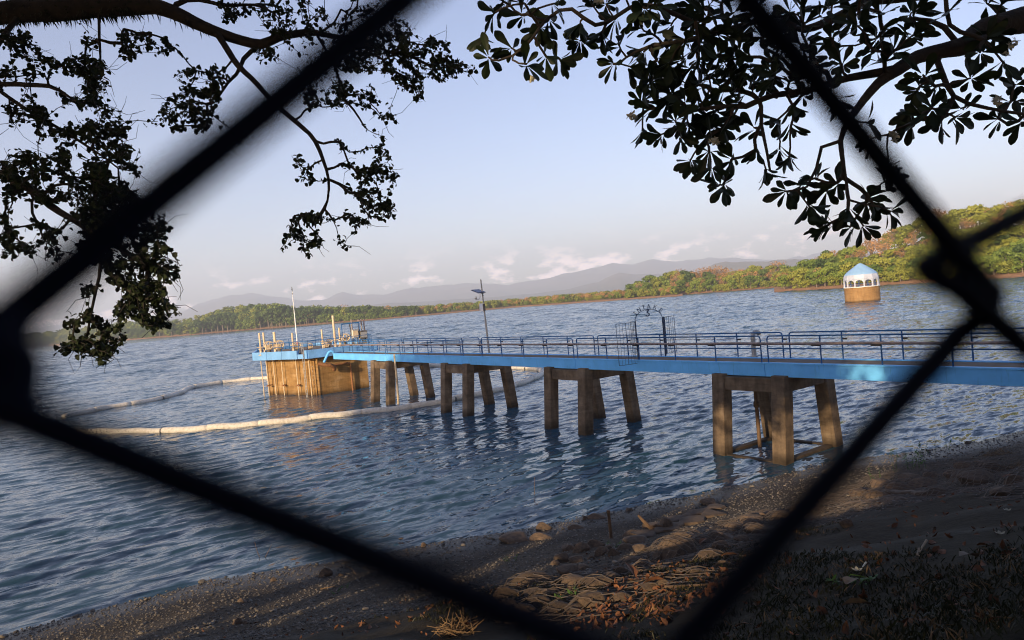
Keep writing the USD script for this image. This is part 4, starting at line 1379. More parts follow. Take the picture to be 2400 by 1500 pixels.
limb([(-60, 192, 8.4), (0, 198, 8.3), (60, 200, 8.2), (120, 203, 8.2), (150, 220, 8.2), (190, 245, 8.1)], [8, 7, 6.5, 6, 4, 2])
limb([(-60, 160, 8.6), (0, 213, 8.5), (60, 255, 8.5), (120, 290, 8.4), (170, 320, 8.4), (230, 360, 8.3), (275, 394, 8.3)], [6, 5.5, 5, 4.5, 4, 3, 2])
limb([(-140, 380, 8.0), (0, 408, 7.8), (50, 430, 7.7), (90, 455, 7.7), (130, 490, 7.6), (180, 520, 7.6), (210, 545, 7.5), (240, 590, 7.5), (262, 650, 7.5)], [16, 14, 13, 12, 10, 8, 6.5, 5, 4])
limb([(238, 595, 7.5), (236, 640, 7.45), (226, 680, 7.4), (214, 730, 7.4), (206, 780, 7.4), (202, 808, 7.4)], [5, 4.5, 4, 3.5, 3, 2])
limb([(748, 90, 9.5), (790, 170, 9.4), (800, 220, 9.35), (830, 260, 9.3), (855, 300, 9.3)], [4, 4, 3.5, 3, 2])
limb([(402, 24, 9.0), (425, 4, 9.0), (470, 0, 9.1), (520, 12, 9.2), (580, 10, 9.3), (640, 30, 9.3)], [9, 7, 6, 5, 4, 3])
for nm, ids_ in (('trunk', trunk_ids),):
    pass
# regions of foliage, outlined on the view, with clumps per 1000 square pixels and the depth they hang at
REG = [
    ([(0, 70), (60, 75), (90, 105), (100, 120), (130, 150), (170, 135), (200, 130), (235, 140), (262, 165), (262, 215), (240, 245), (285, 265), (255, 285), (230, 265), (205, 235), (185, 190), (160, 170), (110, 150), (60, 130), (0, 110)], 3.2, 8.6),
    ([(190, 85), (220, 65), (232, 100), (200, 110)], 2.5, 8.8), ([(265, 70), (300, 65), (290, 85), (270, 85)], 2.5, 8.9),
    ([(290, 85), (330, 70), (400, 95), (440, 120), (445, 145), (400, 135), (385, 130), (350, 115), (330, 140), (300, 145), (275, 125)], 2.0, 9.0),
    ([(0, 150), (40, 150), (40, 180), (0, 185)], 2.5, 8.4), ([(60, 150), (110, 155), (110, 185), (70, 185)], 2.3, 8.4),
    ([(140, 230), (200, 215), (245, 250), (210, 265), (160, 250)], 2.5, 8.3), ([(50, 215), (78, 215), (78, 240), (55, 240)], 2.5, 8.3),
    ([(0, 255), (60, 250), (110, 245), (115, 280), (150, 300), (190, 305), (170, 345), (135, 345), (115, 320), (85, 330), (80, 290), (40, 300), (0, 275)], 2.5, 8.4),
    ([(175, 290), (240, 285), (300, 280), (320, 300), (295, 310), (310, 340), (330, 355), (300, 365), (320, 400), (345, 405), (310, 410), (290, 390), (270, 375), (240, 370), (215, 330), (190, 330)], 3.4, 8.3),
    ([(30, 360), (70, 350), (120, 360), (180, 365), (160, 385), (120, 395), (60, 390), (40, 400), (0, 400), (0, 370)], 2.8, 7.9),
    ([(190, 370), (230, 370), (260, 410), (310, 440), (330, 470), (290, 480), (240, 460), (200, 430)], 4, 7.8),
    ([(0, 380), (80, 390), (170, 395), (250, 400), (290, 430), (310, 480), (290, 560), (230, 560), (180, 520), (150, 490), (100, 470), (40, 480), (0, 470)], 2.0, 7.7),
    ([(0, 490), (20, 490), (50, 590), (25, 615), (0, 600)], 1.8, 7.6), ([(45, 560), (85, 590), (75, 612), (40, 600)], 2.5, 7.6), ([(75, 525), (110, 520), (160, 540), (150, 600), (100, 615), (95, 600), (120, 580)], 1.7, 7.5),
    ([(200, 480), (300, 440), (340, 490), (385, 510), (400, 545), (385, 560), (400, 600), (410, 605), (425, 625), (425, 650), (380, 660), (385, 690), (330, 700), (280, 680), (260, 650), (240, 620), (180, 590), (200, 540)], 3.4, 7.6),
    ([(190, 670), (215, 665), (210, 702), (195, 700)], 4, 7.4), ([(198, 720), (215, 718), (215, 742), (200, 740)], 4, 7.4),
    ([(280, 660), (390, 670), (385, 700), (410, 720), (440, 735), (410, 745), (390, 770), (350, 770), (320, 750), (290, 760), (260, 720), (300, 700)], 3.2, 7.5),
    ([(145, 755), (180, 735), (190, 760), (165, 770)], 4, 7.4),
    ([(220, 755), (290, 760), (300, 790), (270, 815), (270, 850), (250, 860), (225, 850), (205, 830), (190, 840), (165, 815), (130, 830), (125, 815), (145, 810), (150, 795), (210, 790), (225, 780)], 3.0, 7.4),
    ([(500, 0), (900, 0), (930, 40), (800, 60), (700, 70), (600, 60), (520, 50)], 1.3, 9.4), ([(600, 60), (680, 70), (860, 70), (850, 100), (700, 110), (620, 90)], 1.3, 9.4),
    ([(870, 60), (915, 35), (960, 45), (970, 85), (1010, 90), (1055, 105), (1060, 130), (1085, 135), (1075, 185), (1040, 190), (1010, 180), (960, 200), (900, 170), (820, 160), (780, 140), (820, 110)], 3.3, 9.6),
    ([(1085, 150), (1112, 152), (1108, 172), (1085, 165)], 4, 9.6), ([(600, 110), (650, 110), (650, 150), (610, 155)], 1.8, 9.2),
    ([(700, 120), (800, 115), (880, 150), (870, 170), (780, 165), (720, 190), (700, 160)], 2.0, 9.4), ([(690, 200), (780, 180), (870, 200), (900, 240), (890, 245), (830, 255), (760, 265), (720, 250), (700, 220)], 1.7, 9.2),
    ([(940, 200), (1000, 195), (1000, 235), (945, 235)], 2.2, 9.5), ([(890, 260), (935, 260), (935, 290), (890, 285)], 2.2, 9.3),
    ([(690, 370), (715, 370), (715, 392), (690, 395)], 4, 8.8), ([(795, 325), (812, 330), (830, 345), (820, 360), (800, 345)], 2.5, 9.0),
    ([(880, 310), (912, 320), (920, 365), (905, 395), (870, 400), (790, 370), (785, 385), (845, 400), (880, 365)], 2.2, 8.9), ([(700, 400), (725, 395), (730, 430), (700, 425)], 2.5, 8.8),
    ([(790, 375), (860, 395), (905, 370), (930, 400), (943, 440), (930, 450), (890, 430), (840, 425)], 2.2, 8.8), ([(790, 430), (850, 435), (890, 440), (930, 480), (928, 525), (905, 520), (870, 500), (820, 460)], 2.4, 8.8),
    ([(690, 500), (735, 495), (750, 520), (720, 540), (690, 560), (670, 590), (645, 590), (665, 570)], 2.6, 8.8), ([(700, 560), (760, 560), (755, 590), (715, 600)], 3, 8.8), ([(800, 500), (860, 490), (870, 530), (845, 555), (830, 550), (830, 520)], 2.4, 8.8), ([(780, 562), (825, 570), (820, 588)], 3, 8.8), ([(740, 500), (800, 510), (790, 525), (740, 520)], 2, 8.8),
    ([(400, 180), (440, 150), (480, 165), (520, 150), (550, 150), (540, 190), (500, 250), (480, 310), (440, 290), (420, 310), (370, 310), (350, 295), (370, 250), (400, 220)], 1.9, 8.9), ([(520, 310), (560, 310), (570, 330), (540, 332)], 3, 8.9),
    ([(-350, -250), (0, -250), (700, -220), (1000, -100), (800, -20), (-100, -20), (-350, 200)], .35, 9.6), ([(-380, 220), (-30, 240), (-40, 520), (-300, 560)], .7, 8.4),
]
tg = []
for poly, dens, Y in REG:
    n = max(2, int(Polygon(poly).area / 1000 * dens * 3.4))
    for x, y in in_poly(poly, n, rng):
        tg.append(at(x, y, Y + rng.normal() * .28))
tips = G.reach(np.array(tg), rng, bf=.12, step=.1, rtip=.0036, wob=.09, skip=len(trunk_ids))
big, small = G.meshes()
thin = [i for i in range(len(trunk_ids), len(G.pos)) if G.rad[i] < .016]
for i in rng.choice(thin, 420, replace=False):       # bare twig ends
    p, d = np.array(G.pos[i]), G.dirs(i)
    o = unit(d * .5 + rng.normal(size=3) * .7)
    L = rng.uniform(.12, .42)
    k1 = p + o * L * .5 + rng.normal(size=3) * .03
    small.tube([p, k1, k1 + unit(o + rng.normal(size=3) * .5) * L * .5], [.0036, .003, .002], 4, cap=False)
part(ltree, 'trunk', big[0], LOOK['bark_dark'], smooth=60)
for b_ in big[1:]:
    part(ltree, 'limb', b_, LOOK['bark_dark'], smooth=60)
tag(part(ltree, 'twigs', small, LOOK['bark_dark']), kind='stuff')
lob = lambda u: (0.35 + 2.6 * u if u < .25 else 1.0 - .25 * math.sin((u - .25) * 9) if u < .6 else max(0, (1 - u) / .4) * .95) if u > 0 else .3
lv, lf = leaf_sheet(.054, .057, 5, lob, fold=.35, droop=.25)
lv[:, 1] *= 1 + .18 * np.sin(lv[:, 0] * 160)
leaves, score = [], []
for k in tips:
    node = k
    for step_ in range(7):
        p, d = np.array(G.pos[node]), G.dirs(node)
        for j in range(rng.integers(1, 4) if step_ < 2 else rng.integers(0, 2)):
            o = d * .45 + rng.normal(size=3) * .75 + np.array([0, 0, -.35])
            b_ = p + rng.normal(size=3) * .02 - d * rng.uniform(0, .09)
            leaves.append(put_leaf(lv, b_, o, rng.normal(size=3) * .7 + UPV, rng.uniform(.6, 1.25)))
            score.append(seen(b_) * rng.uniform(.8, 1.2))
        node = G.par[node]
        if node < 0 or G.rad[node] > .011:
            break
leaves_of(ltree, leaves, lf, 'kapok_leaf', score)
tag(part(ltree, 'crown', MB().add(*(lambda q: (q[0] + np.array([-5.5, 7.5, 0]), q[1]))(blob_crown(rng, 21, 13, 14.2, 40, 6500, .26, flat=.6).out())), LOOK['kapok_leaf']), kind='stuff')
# ferns along the big limb
fm = MB()
main_ids = G.paths[1][0]
for k in main_ids:
    p = np.array(G.pos[k]); r = G.rad[k]
    if r < .075 or seen(p) < .01:
        continue
    dens_ = 26 if p[0] < at(330, 0, 9)[0] else 5
    for j in range(dens_):
        a = rng.normal(-math.pi / 2, .95)
        dd = np.array([.12 * rng.normal(), math.cos(a), math.sin(a)])
        b_ = p + dd * r * .9 + np.array([rng.uniform(-.06, .06), 0, 0])
        L = rng.uniform(.04, .11)
        tip = b_ + unit(dd + rng.normal(size=3) * .35) * L + np.array([0, 0, -.3 * L])
        sd = np.array([.005, .002, 0])
        fm.add([b_ - sd, b_ + sd, tip * .5 + b_ * .5 + sd * 1.2 + np.array([0, 0, .02]), tip], [[0, 1, 2], [0, 2, 3]])
tag(part(ltree, 'fern_fringe', fm, LOOK['kapok_leaf']), kind='stuff')

# --- frangipani on the right
rng = np.random.default_rng(78)
tB = np.array([8.2, 7.6]); gB_ = float(ground_z(*tB))
ftree = thing('frangipani_tree', 'dark frangipani tree with whorls of paddle leaves and white flowers hanging in from the right', 'tree')
G = Growth()
tk = [(tB[0] + .2, tB[1] + .1, gB_ - .5), (tB[0] + .15, tB[1], gB_ + .2), (tB[0], tB[1], gB_ + 2), (tB[0] - .3, tB[1] - .1, gB_ + 3.8), (tB[0] - .5, tB[1] - .2, 10.0)]
trunk_ids = G.chain(tk, [.42, .32, .26, .22, .19])
limb([(2560, 20, 6.9), (2400, 46, 6.6), (2340, 60, 6.5), (2292, 78, 6.45), (2266, 108, 6.4), (2220, 116, 6.4), (2160, 130, 6.4), (2108, 160, 6.35), (2060, 192, 6.3), (2030, 226, 6.25), (2008, 255, 6.2), (1984, 292, 6.15), (1968, 330, 6.1), (1975, 380, 6.1), (1985, 430, 6.1)], [40, 36, 31, 30, 27, 21, 19, 18, 13, 11, 10, 8, 7, 6, 4])
limb([(2100, 166, 6.35), (2060, 170, 6.4), (1985, 182, 6.5), (1890, 212, 6.6), (1800, 226, 6.6), (1750, 250, 6.6), (1690, 250, 6.6), (1610, 262, 6.7)], [14, 12, 10, 9, 8, 8, 6, 4])
limb([(2262, 112, 6.4), (2200, 53, 6.5), (2090, 48, 6.7)], [8, 7, 3])
limb([(2198, 126, 6.4), (2208, 170, 6.3), (2222, 210, 6.2), (2250, 232, 6.2), (2310, 252, 6.1), (2400, 268, 6.0)], [9, 8, 7, 6, 5, 4])
limb([(2500, 10, 7.0), (2300, -30, 7.1), (2050, 0, 7.2), (1960, 40, 7.2), (1880, 70, 7.1), (1820, 40, 7.1), (1740, 60, 7.0), (1640, 90, 6.9), (1520, 110, 6.8), (1470, 135, 6.8)], [22, 18, 14, 12, 10, 9, 8, 7, 5, 3])
limb([(1660, 82, 6.9), (1600, 40, 6.8), (1500, 10, 6.7), (1400, 60, 6.6), (1330, 20, 6.5), (1280, 50, 6.5), (1250, 90, 6.4), (1212, 125, 6.4), (1170, 140, 6.4)], [7, 6.5, 6, 5.5, 5, 4.5, 4, 3.5, 3])
limb([(1880, 213, 6.6), (1850, 150, 6.8), (1790, 110, 6.9)], [8, 6, 4])
limb([(1785, 232, 6.6), (1785, 300, 6.5), (1795, 340, 6.4), (1805, 400, 6.35)], [6, 5, 4, 3])
limb([(1962, 330, 6.1), (1925, 345, 6.1), (1912, 400, 6.1), (1892, 440, 6.1)], [5, 5, 4, 3])
ROS = [(1132, 90), (1145, 134), (1156, 32), (1222, 35), (1198, 112), (1234, 150), (1284, 48), (1265, 64), (1281, 134), (1313, 138), (1359, 96), (1359, 61), (1409, 80), (1441, 45), (1449, 102), (1438, 150), (1486, 32), (1479, 157), (1511, 19), (1508, 122), (1518, 160), (1572, 61), (1530, 186), (1503, 237), (1521, 256), (1506, 307), (1546, 317), (1582, 282), (1598, 323), (1636, 288), (1617, 378), (1678, 298), (1687, 432), (1604, 96), (1652, 80), (1636, 144), (1588, 179), (1620, 208), (1662, 179), (1559, 240), (1604, 240), (1652, 234),
       (1662, 37), (1771, 11), (1883, 22), (1924, 37), (1883, 56), (1842, 93), (1879, 105), (1946, 86), (1972, 108), (1998, 41), (2062, 30), (2136, 30), (2144, 52), (2062, 75), (2054, 90), (2140, 82), (2219, 26), (2312, 7), (2349, 4), (2308, 86), (2338, 78), (2073, 142), (2047, 119), (2099, 116), (2163, 175), (2151, 209), (2192, 202), (2275, 183), (2297, 123), (2353, 149), (2379, 198), (2379, 231), (2338, 276), (2133, 291), (2163, 272), (2200, 287), (2241, 276), (2133, 258), (2185, 254), (2252, 254), (2387, 284), (2036, 287), (2036, 328), (2084, 396), (2080, 422), (1901, 172), (1938, 168), (1879, 224), (1853, 299), (1823, 280), (1957, 235), (1797, 403), (1827, 351), (1849, 373), (1771, 351), (1715, 373), (1696, 433), (1842, 448), (1879, 433), (1909, 418), (1961, 429), (1935, 448), (1898, 485), (1924, 534), (1946, 523), (1987, 496), (1991, 534), (2024, 530), (2032, 470), (2051, 485), (2088, 496), (2039, 459), (1677, 261), (1715, 272), (1730, 239), (1689, 213), (1726, 209), (1696, 299), (1662, 355), (1666, 396), (1767, 299), (1752, 134), (1782, 157), (1812, 45), (1715, 90), (1685, 75), (1733, 119), (1815, 179),
       (1420, 8), (1540, 12), (1620, 14), (1690, 10), (1720, 30), (1560, 110), (1540, 140), (1600, 140), (1570, 150), (1640, 110), (1650, 20), (1760, 60), (1790, 85), (1700, 150), (1680, 130), (1720, 180), (1630, 50), (1500, 60), (1530, 80), (1850, 30), (1950, 12), (2020, 8), (1300, 8), (1230, 8), (1180, 4), (1645, 190), (1575, 215), (1625, 255), (1660, 320), (1770, 190), (1745, 215), (1850, 190), (1860, 250), (1975, 150), (2010, 60), (1905, 130)]
extra = [tuple(p) for p in in_poly([(1300, -30), (1700, -250), (2300, -300), (2700, -150), (2600, 300), (2450, 330), (2430, -30)], 42, rng)]
tg = []
extra += [tuple(p) for p in in_poly([(1340, 0), (1720, 0), (1740, 120), (1700, 250), (1600, 330), (1540, 250), (1450, 150)], 14, rng)] + [tuple(p) for p in in_poly([(1720, 60), (1830, 30), (1900, 120), (1960, 230), (1860, 240), (1780, 180)], 4, rng)]
for x, y in ROS + extra:
    Y = np.interp(x, [1100, 1500, 1800, 2000, 2400], [6.4, 6.75, 6.7, 6.35, 6.2]) + rng.normal() * .22
    tg.append(at(x, y, Y))
tips = G.reach(np.array(tg), rng, bf=.16, step=.09, rtip=.0085, wob=.1, skip=len(trunk_ids))
big, small = G.meshes(sides=(12, 6))
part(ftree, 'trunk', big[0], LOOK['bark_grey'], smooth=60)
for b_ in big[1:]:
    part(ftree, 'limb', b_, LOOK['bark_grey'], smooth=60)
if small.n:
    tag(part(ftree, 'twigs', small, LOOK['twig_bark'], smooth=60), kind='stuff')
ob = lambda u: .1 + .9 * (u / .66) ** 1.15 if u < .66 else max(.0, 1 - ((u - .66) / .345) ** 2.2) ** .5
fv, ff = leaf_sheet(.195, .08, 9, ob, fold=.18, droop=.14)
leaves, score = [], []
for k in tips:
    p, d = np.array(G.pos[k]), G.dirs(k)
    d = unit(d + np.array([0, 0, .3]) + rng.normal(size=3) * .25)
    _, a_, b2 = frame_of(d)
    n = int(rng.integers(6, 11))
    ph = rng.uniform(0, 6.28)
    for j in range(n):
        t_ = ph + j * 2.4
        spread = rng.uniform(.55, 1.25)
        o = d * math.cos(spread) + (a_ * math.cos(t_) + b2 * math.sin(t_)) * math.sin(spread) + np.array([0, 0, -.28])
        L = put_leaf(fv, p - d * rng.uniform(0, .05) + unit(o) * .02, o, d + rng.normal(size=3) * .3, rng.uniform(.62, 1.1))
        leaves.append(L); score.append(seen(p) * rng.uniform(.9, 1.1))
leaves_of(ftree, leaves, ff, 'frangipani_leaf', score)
for x, y in ((1245, 186), (1484, 275), (2096, 320), (1913, 152), (2335, 236), (2368, 110), (1676, 332), (1404, 5), (1905, 150)):
    c = at(x, y, float(np.interp(x, [1100, 1500, 2400], [6.35, 6.6, 6.1])))
    x_ = MB()
    for q in range(5):
        cc = c + rng.normal(size=3) * .018
        for j in range(5):
            aa = j * 1.2566 + q
            o = np.array([math.cos(aa), .4 * math.sin(aa), math.sin(aa)]) + rng.normal(size=3) * .2
            pv_, pf_ = leaf_sheet(.04, .026, 3, lambda u: math.sin(math.pi * min(.97, .1 + u * .85)), .2, .1)
            x_.add(put_leaf(pv_, cc, o, rng.normal(size=3)), pf_)
    part(ftree, 'flower_cluster', x_, LOOK['petal'])

# ------------------------------------------------------------------ shade trees behind the camera, on the top of the bank
rgs = np.random.default_rng(90)
PS = None
SHADE = [(-33, 17, 23), (-27, 16, 22), (-21, 16, 20.5), (-16, 15, 22), (-8, 15, 22), (0, 16, 20.5), (7, 15, 20), (14, 16, 20), (21, 16, 21), (3.5, 13, 15.5), (10, 13, 15.5), (-1.6, 12, 14), (1, 5, 24), (6, 5, 23), (13, 6, 23)]
BUSHES = [(-13, 6.5, 2.6), (-10, 6, 3.0), (.5, 6, 3.4), (4, 6, 3.4), (7.5, 6.5, 3.4), (11, 6.5, 3.4)]


def shade_tree(loc, h, rot, label):
    global PS
    if PS is None:
        t_ = thing('shade_tree', label, 'tree', loc, rot, h / 16.0, 'shade trees on top of the bank')
        tr = MB().tube([(0, 0, -.6), (0, 0, .4), (.1, .05, 4), (.2, .1, 8), (.1, 0, 12)], [.55, .42, .33, .25, .1], 10)
        for i in range(9):
            a = rgs.uniform(0, 6.28)
            z = rgs.uniform(4.5, 9)
            tr.tube([(0.15, .08, z), (2.2 * math.cos(a), 2.2 * math.sin(a), z + 1.8), (4.2 * math.cos(a), 4.2 * math.sin(a), z + 2.6)], [.16, .1, .04], 6)
        part(t_, 'trunk', tr, LOOK['bark_grey'], smooth=60)
        part(t_, 'crown', blob_crown(rgs, 16, 11.5, 6.4, 52, 9500, .27, flat=.7), LOOK['shade_leaf'])
        PS = t_.GetPrim()
        return
    dup(PS, loc, rot, h / 16.0, label, 'shade trees on top of the bank')


SLAB = 'broad leafy shade tree standing on the bank behind the camera'
sh = np.array([SUN[0], SUN[1]]); sh /= np.linalg.norm(sh)
pe = np.array([-sh[1], sh[0]])
for tq, sq, ztop in SHADE:                        # tq across the sunlight, sq towards the sun
    p = sh * sq + pe * tq
    z0 = float(ground_z(p[0], p[1]))
    shade_tree((p[0], p[1], z0), ztop - z0, rgs.uniform(0, 360), SLAB)
for x, y, ztop, lab in ((-22, 12.5, 24, 'tall leafy shade tree standing on the bank left of the view'), (21, 12.5, 25, 'tall leafy shade tree standing on the bank right of the view'), (13, 3, 23, 'tall leafy shade tree standing beside the frangipani, out of the view'), (-14, -2, 24, 'tall leafy shade tree standing beside the leafy tree on the left')):
    z0 = float(ground_z(x, y))
    shade_tree((x, y, z0), ztop - z0, rgs.uniform(0, 360), lab)
BPROTO = None
for tq, sq, h in BUSHES:
    p = sh * sq + pe * tq
    loc = (p[0], p[1], float(ground_z(p[0], p[1])))
    if BPROTO is None:
        t = thing('hedge_bush', 'dense green bush standing behind the camera on the bank', 'bush', loc, 0, h, 'bushes behind the camera')
        tr, cr, br = far_tree('bush', 99)
        part(t, 'trunk', tr, LOOK['bark_grey'])
        part(t, 'crown', blob_crown(rgs, 1.0, 1.3, .0, 16, 1500, .07), LOOK['shade_leaf'])
        BPROTO = t.GetPrim()
    else:
        dup(BPROTO, loc, rgs.uniform(0, 360), h)
# ------------------------------------------------------------------ the bank: stones, netting, leaves, grass
rg = np.random.default_rng(55)


def rock_mesh(rg, sub=2, jag=.25):
    m = trimesh.creation.icosphere(sub, 1.0)
    v = np.array(m.vertices)
    o = rg.uniform(0, 50, 3)
    v = v * (1 + jag * 1.6 * (meshkit.fbm(v * 1.3 + o, 3, 1) - .5))[:, None]
    for _ in range(9):
        n = unit(rg.normal(size=3)); d = rg.uniform(.55, .82)
        over = v @ n - d
        v = v - np.maximum(over, 0)[:, None] * n * .95
    return v, np.array(m.faces)


ROCKP = {}


def rock(x, y, wpx, hpx, label, group, ang=0., sink=.25, look_='rock_stone'):
    """a stone where the photograph has one: wpx wide, hpx high in photo pixels"""
    p = ground_hit(x, y)
    Y = p @ [0, 1, 0]
    w, h = wpx / pxm(Y) / 2, hpx / pxm(Y) / 2
    k = int(rg.integers(0, 5))
    loc = (p[0], p[1], p[2] + h * (.5 - sink))
    sc = (w, w * .8, max(h * 1.15, w * .35))
    if k not in ROCKP:
        t_ = thing('stone', label, 'stone', loc, ang, sc, group)
        v, f = rock_mesh(rg)
        part(t_, 'body', MB().add(v, f), LOOK[look_], smooth=24)
        ROCKP[k] = t_.GetPrim()
    else:
        dup(ROCKP[k], loc, ang, sc, label, group)


# stones that stand alone on the gravel
for x, y, w, h, lab in (
        (1275, 1240, 42, 26, 'orange lit jagged stone at the water, left of the wooden stake'),
        (1205, 1268, 90, 28, 'long low orange brown stone on the gravel below the jagged one'),
        (1268, 1262, 60, 22, 'dark flat stone touching the long orange brown stone'),
        (1352, 1238, 46, 14, 'flat brown slab left of the wooden stake'),
        (1372, 1217, 14, 12, 'small orange stone at the waterline beside the stake'),
        (1400, 1213, 50, 12, 'low sandy stone at the waterline behind the stake'),
        (1480, 1258, 50, 20, 'pale grey stone right of the wooden stake'),
        (1490, 1272, 78, 16, 'dark low log shaped stone at the foot of the stake'),
        (1560, 1240, 44, 40, 'dark rounded boulder beside the driftwood branch'),
        (1474, 1197, 22, 9, 'small pale stone on the gravel near the waterline'),
        (945, 1276, 36, 24, 'brown block of stone at the water behind the fence wire'),
        (992, 1281, 16, 14, 'small rounded brown stone at the water right of the block'),
        (762, 1350, 34, 26, 'brown pyramid shaped stone on the sunny gravel'),
        (640, 1362, 16, 12, 'small sunlit stone on the upper edge of the gravel'),
        (568, 1412, 24, 14, 'small ochre stone in the sunlit gravel on the left'),
        (600, 1420, 12, 9, 'tiny orange stone in the sunlit gravel'),
        (556, 1464, 26, 20, 'pale angular stone on the shaded gravel at the left'),
        (578, 1462, 20, 9, 'flat pale stone beside the angular one on shaded gravel'),
        (800, 1350, 16, 8, 'small brown stone right of the pyramid shaped stone'),
        (505, 1433, 18, 10, 'low red brown stone in the leaf heap at the left'),
        (1572, 1430, 36, 20, 'pale rough stone in the grass below the netted stones'),
        (1785, 1212, 20, 16, 'small pointed stone on the bank near the fence wire'),
        (2268, 1040, 16, 8, 'dark wet stone at the waterline on the right'),
        (1660, 1182, 50, 20, 'sandy rounded stone at the end of the pale slab'),
        (2335, 1455, 46, 22, 'grey flat stone in the dark grass at bottom right'),
        (1985, 1235, 40, 26, 'pale brown stone at the upper edge of the dark grass')):
    rock(x, y, w, h, lab, None, rg.uniform(-15, 15))
for x, y, w, h in ((1330, 1290, 36, 22), (1362, 1292, 44, 30), (1352, 1282, 20, 12), (1395, 1280, 50, 26), (1410, 1300, 40, 26), (1318, 1316, 50, 26), (1352, 1318, 50, 22), (1330, 1340, 60, 24), (1385, 1312, 26, 14), (1425, 1290, 26, 18), (1440, 1300, 34, 22), (1470, 1286, 60, 20), (1500, 1290, 46, 22), (1365, 1335, 44, 18), (1300, 1325, 26, 16)):
    rock(x, y, w, h, 'brown clod shaped stone in the loose heap left of the netted stones', 'stones of the loose heap', rg.uniform(-30, 30))
NET = [(1585, 1305, 110, 62), (1665, 1310, 60, 34), (1690, 1290, 50, 30), (1510, 1330, 60, 22), (1500, 1350, 52, 24), (1555, 1340, 44, 16), (1600, 1345, 42, 16), (1605, 1334, 30, 14), (1480, 1322, 56, 20), (1430, 1358, 62, 22), (1345, 1372, 84, 30), (1400, 1375, 76, 36), (1240, 1372, 110, 34), (1250, 1400, 56, 30), (1455, 1408, 50, 22), (1390, 1418, 90, 34), (1260, 1420, 60, 30), (1310, 1432, 70, 26), (1350, 1436, 60, 22), (1560, 1370, 44, 16), (1640, 1345, 56, 20), (1700, 1330, 50, 22), (1720, 1245, 60, 26), (1770, 1250, 60, 28), (1740, 1270, 46, 20), (1690, 1262, 70, 24), (1760, 1225, 66, 22), (1640, 1275, 60, 26), (1605, 1262, 80, 22),
       (1830, 1215, 60, 22), (1880, 1200, 60, 22), (2060, 1165, 60, 24), (2110, 1150, 80, 30), (2160, 1140, 70, 26), (2130, 1125, 60, 20), (2060, 1140, 50, 22), (2200, 1158, 60, 22), (2010, 1160, 50, 18), (2240, 1120, 60, 26), (2290, 1128, 90, 40), (2330, 1105, 80, 30), (2385, 1135, 60, 34), (2260, 1100, 60, 24), (2180, 1118, 50, 18), (2350, 1160, 60, 24), (2300, 1095, 50, 20), (2100, 1175, 50, 16), (1290, 1395, 46, 24), (1225, 1440, 60, 30), (1190, 1395, 70, 30), (1185, 1425, 60, 26), (1545, 1315, 46, 30), (1460, 1340, 44, 18), (1525, 1385, 50, 18)]
for x, y, w, h in NET:
    side = 'below the wooden stake' if x < 1780 else 'beside the dark grass on the right'
    size = 'large' if w > 75 else 'small' if w < 48 else 'middling'
    where = ('at the left end of the netting behind the lower fence wire' if x < 1300 else 'in the left part of the netting' if x < 1440 else 'in the leaf covered middle of the netting' if x < 1580 else 'in the right part of the lower netting' if x < 1700 else 'in the upper part of the lower netting by the pale slab' if x < 1850 else 'at the start of the right hand netting' if x < 2080 else 'in the middle of the right hand netting' if x < 2230 else 'at the right edge under the right hand netting')
    rock(x, y, w * 1.05, h * 1.1, f'{size} brown stone {where}', f'{size} stones {where}', rg.uniform(-20, 20), sink=.3)

# hexagonal netting draped over the stones
_nc = np.array([ground_hit(x, y) for x, y, w, h in NET])
_nr = np.array([(w / pxm(p[1]) / 2, h / pxm(p[1])) for (x, y, w, h), p in zip(NET, _nc)])


def drape(x, y):
    z = ground_z(x, y) + .02
    for (cx, cy, cz), (r, h) in zip(_nc, _nr):
        d = np.hypot(x - cx, (y - cy))
        e = 1.0 - (d / (r * 1.25)) ** 2
        z = np.where(e > 0, np.maximum(z, cz + h * .8 * np.sqrt(np.clip(e, 0, 1)) - .02), z)
    return z + .012 * np.sin(x * 5) + .01 * np.sin(y * 7)


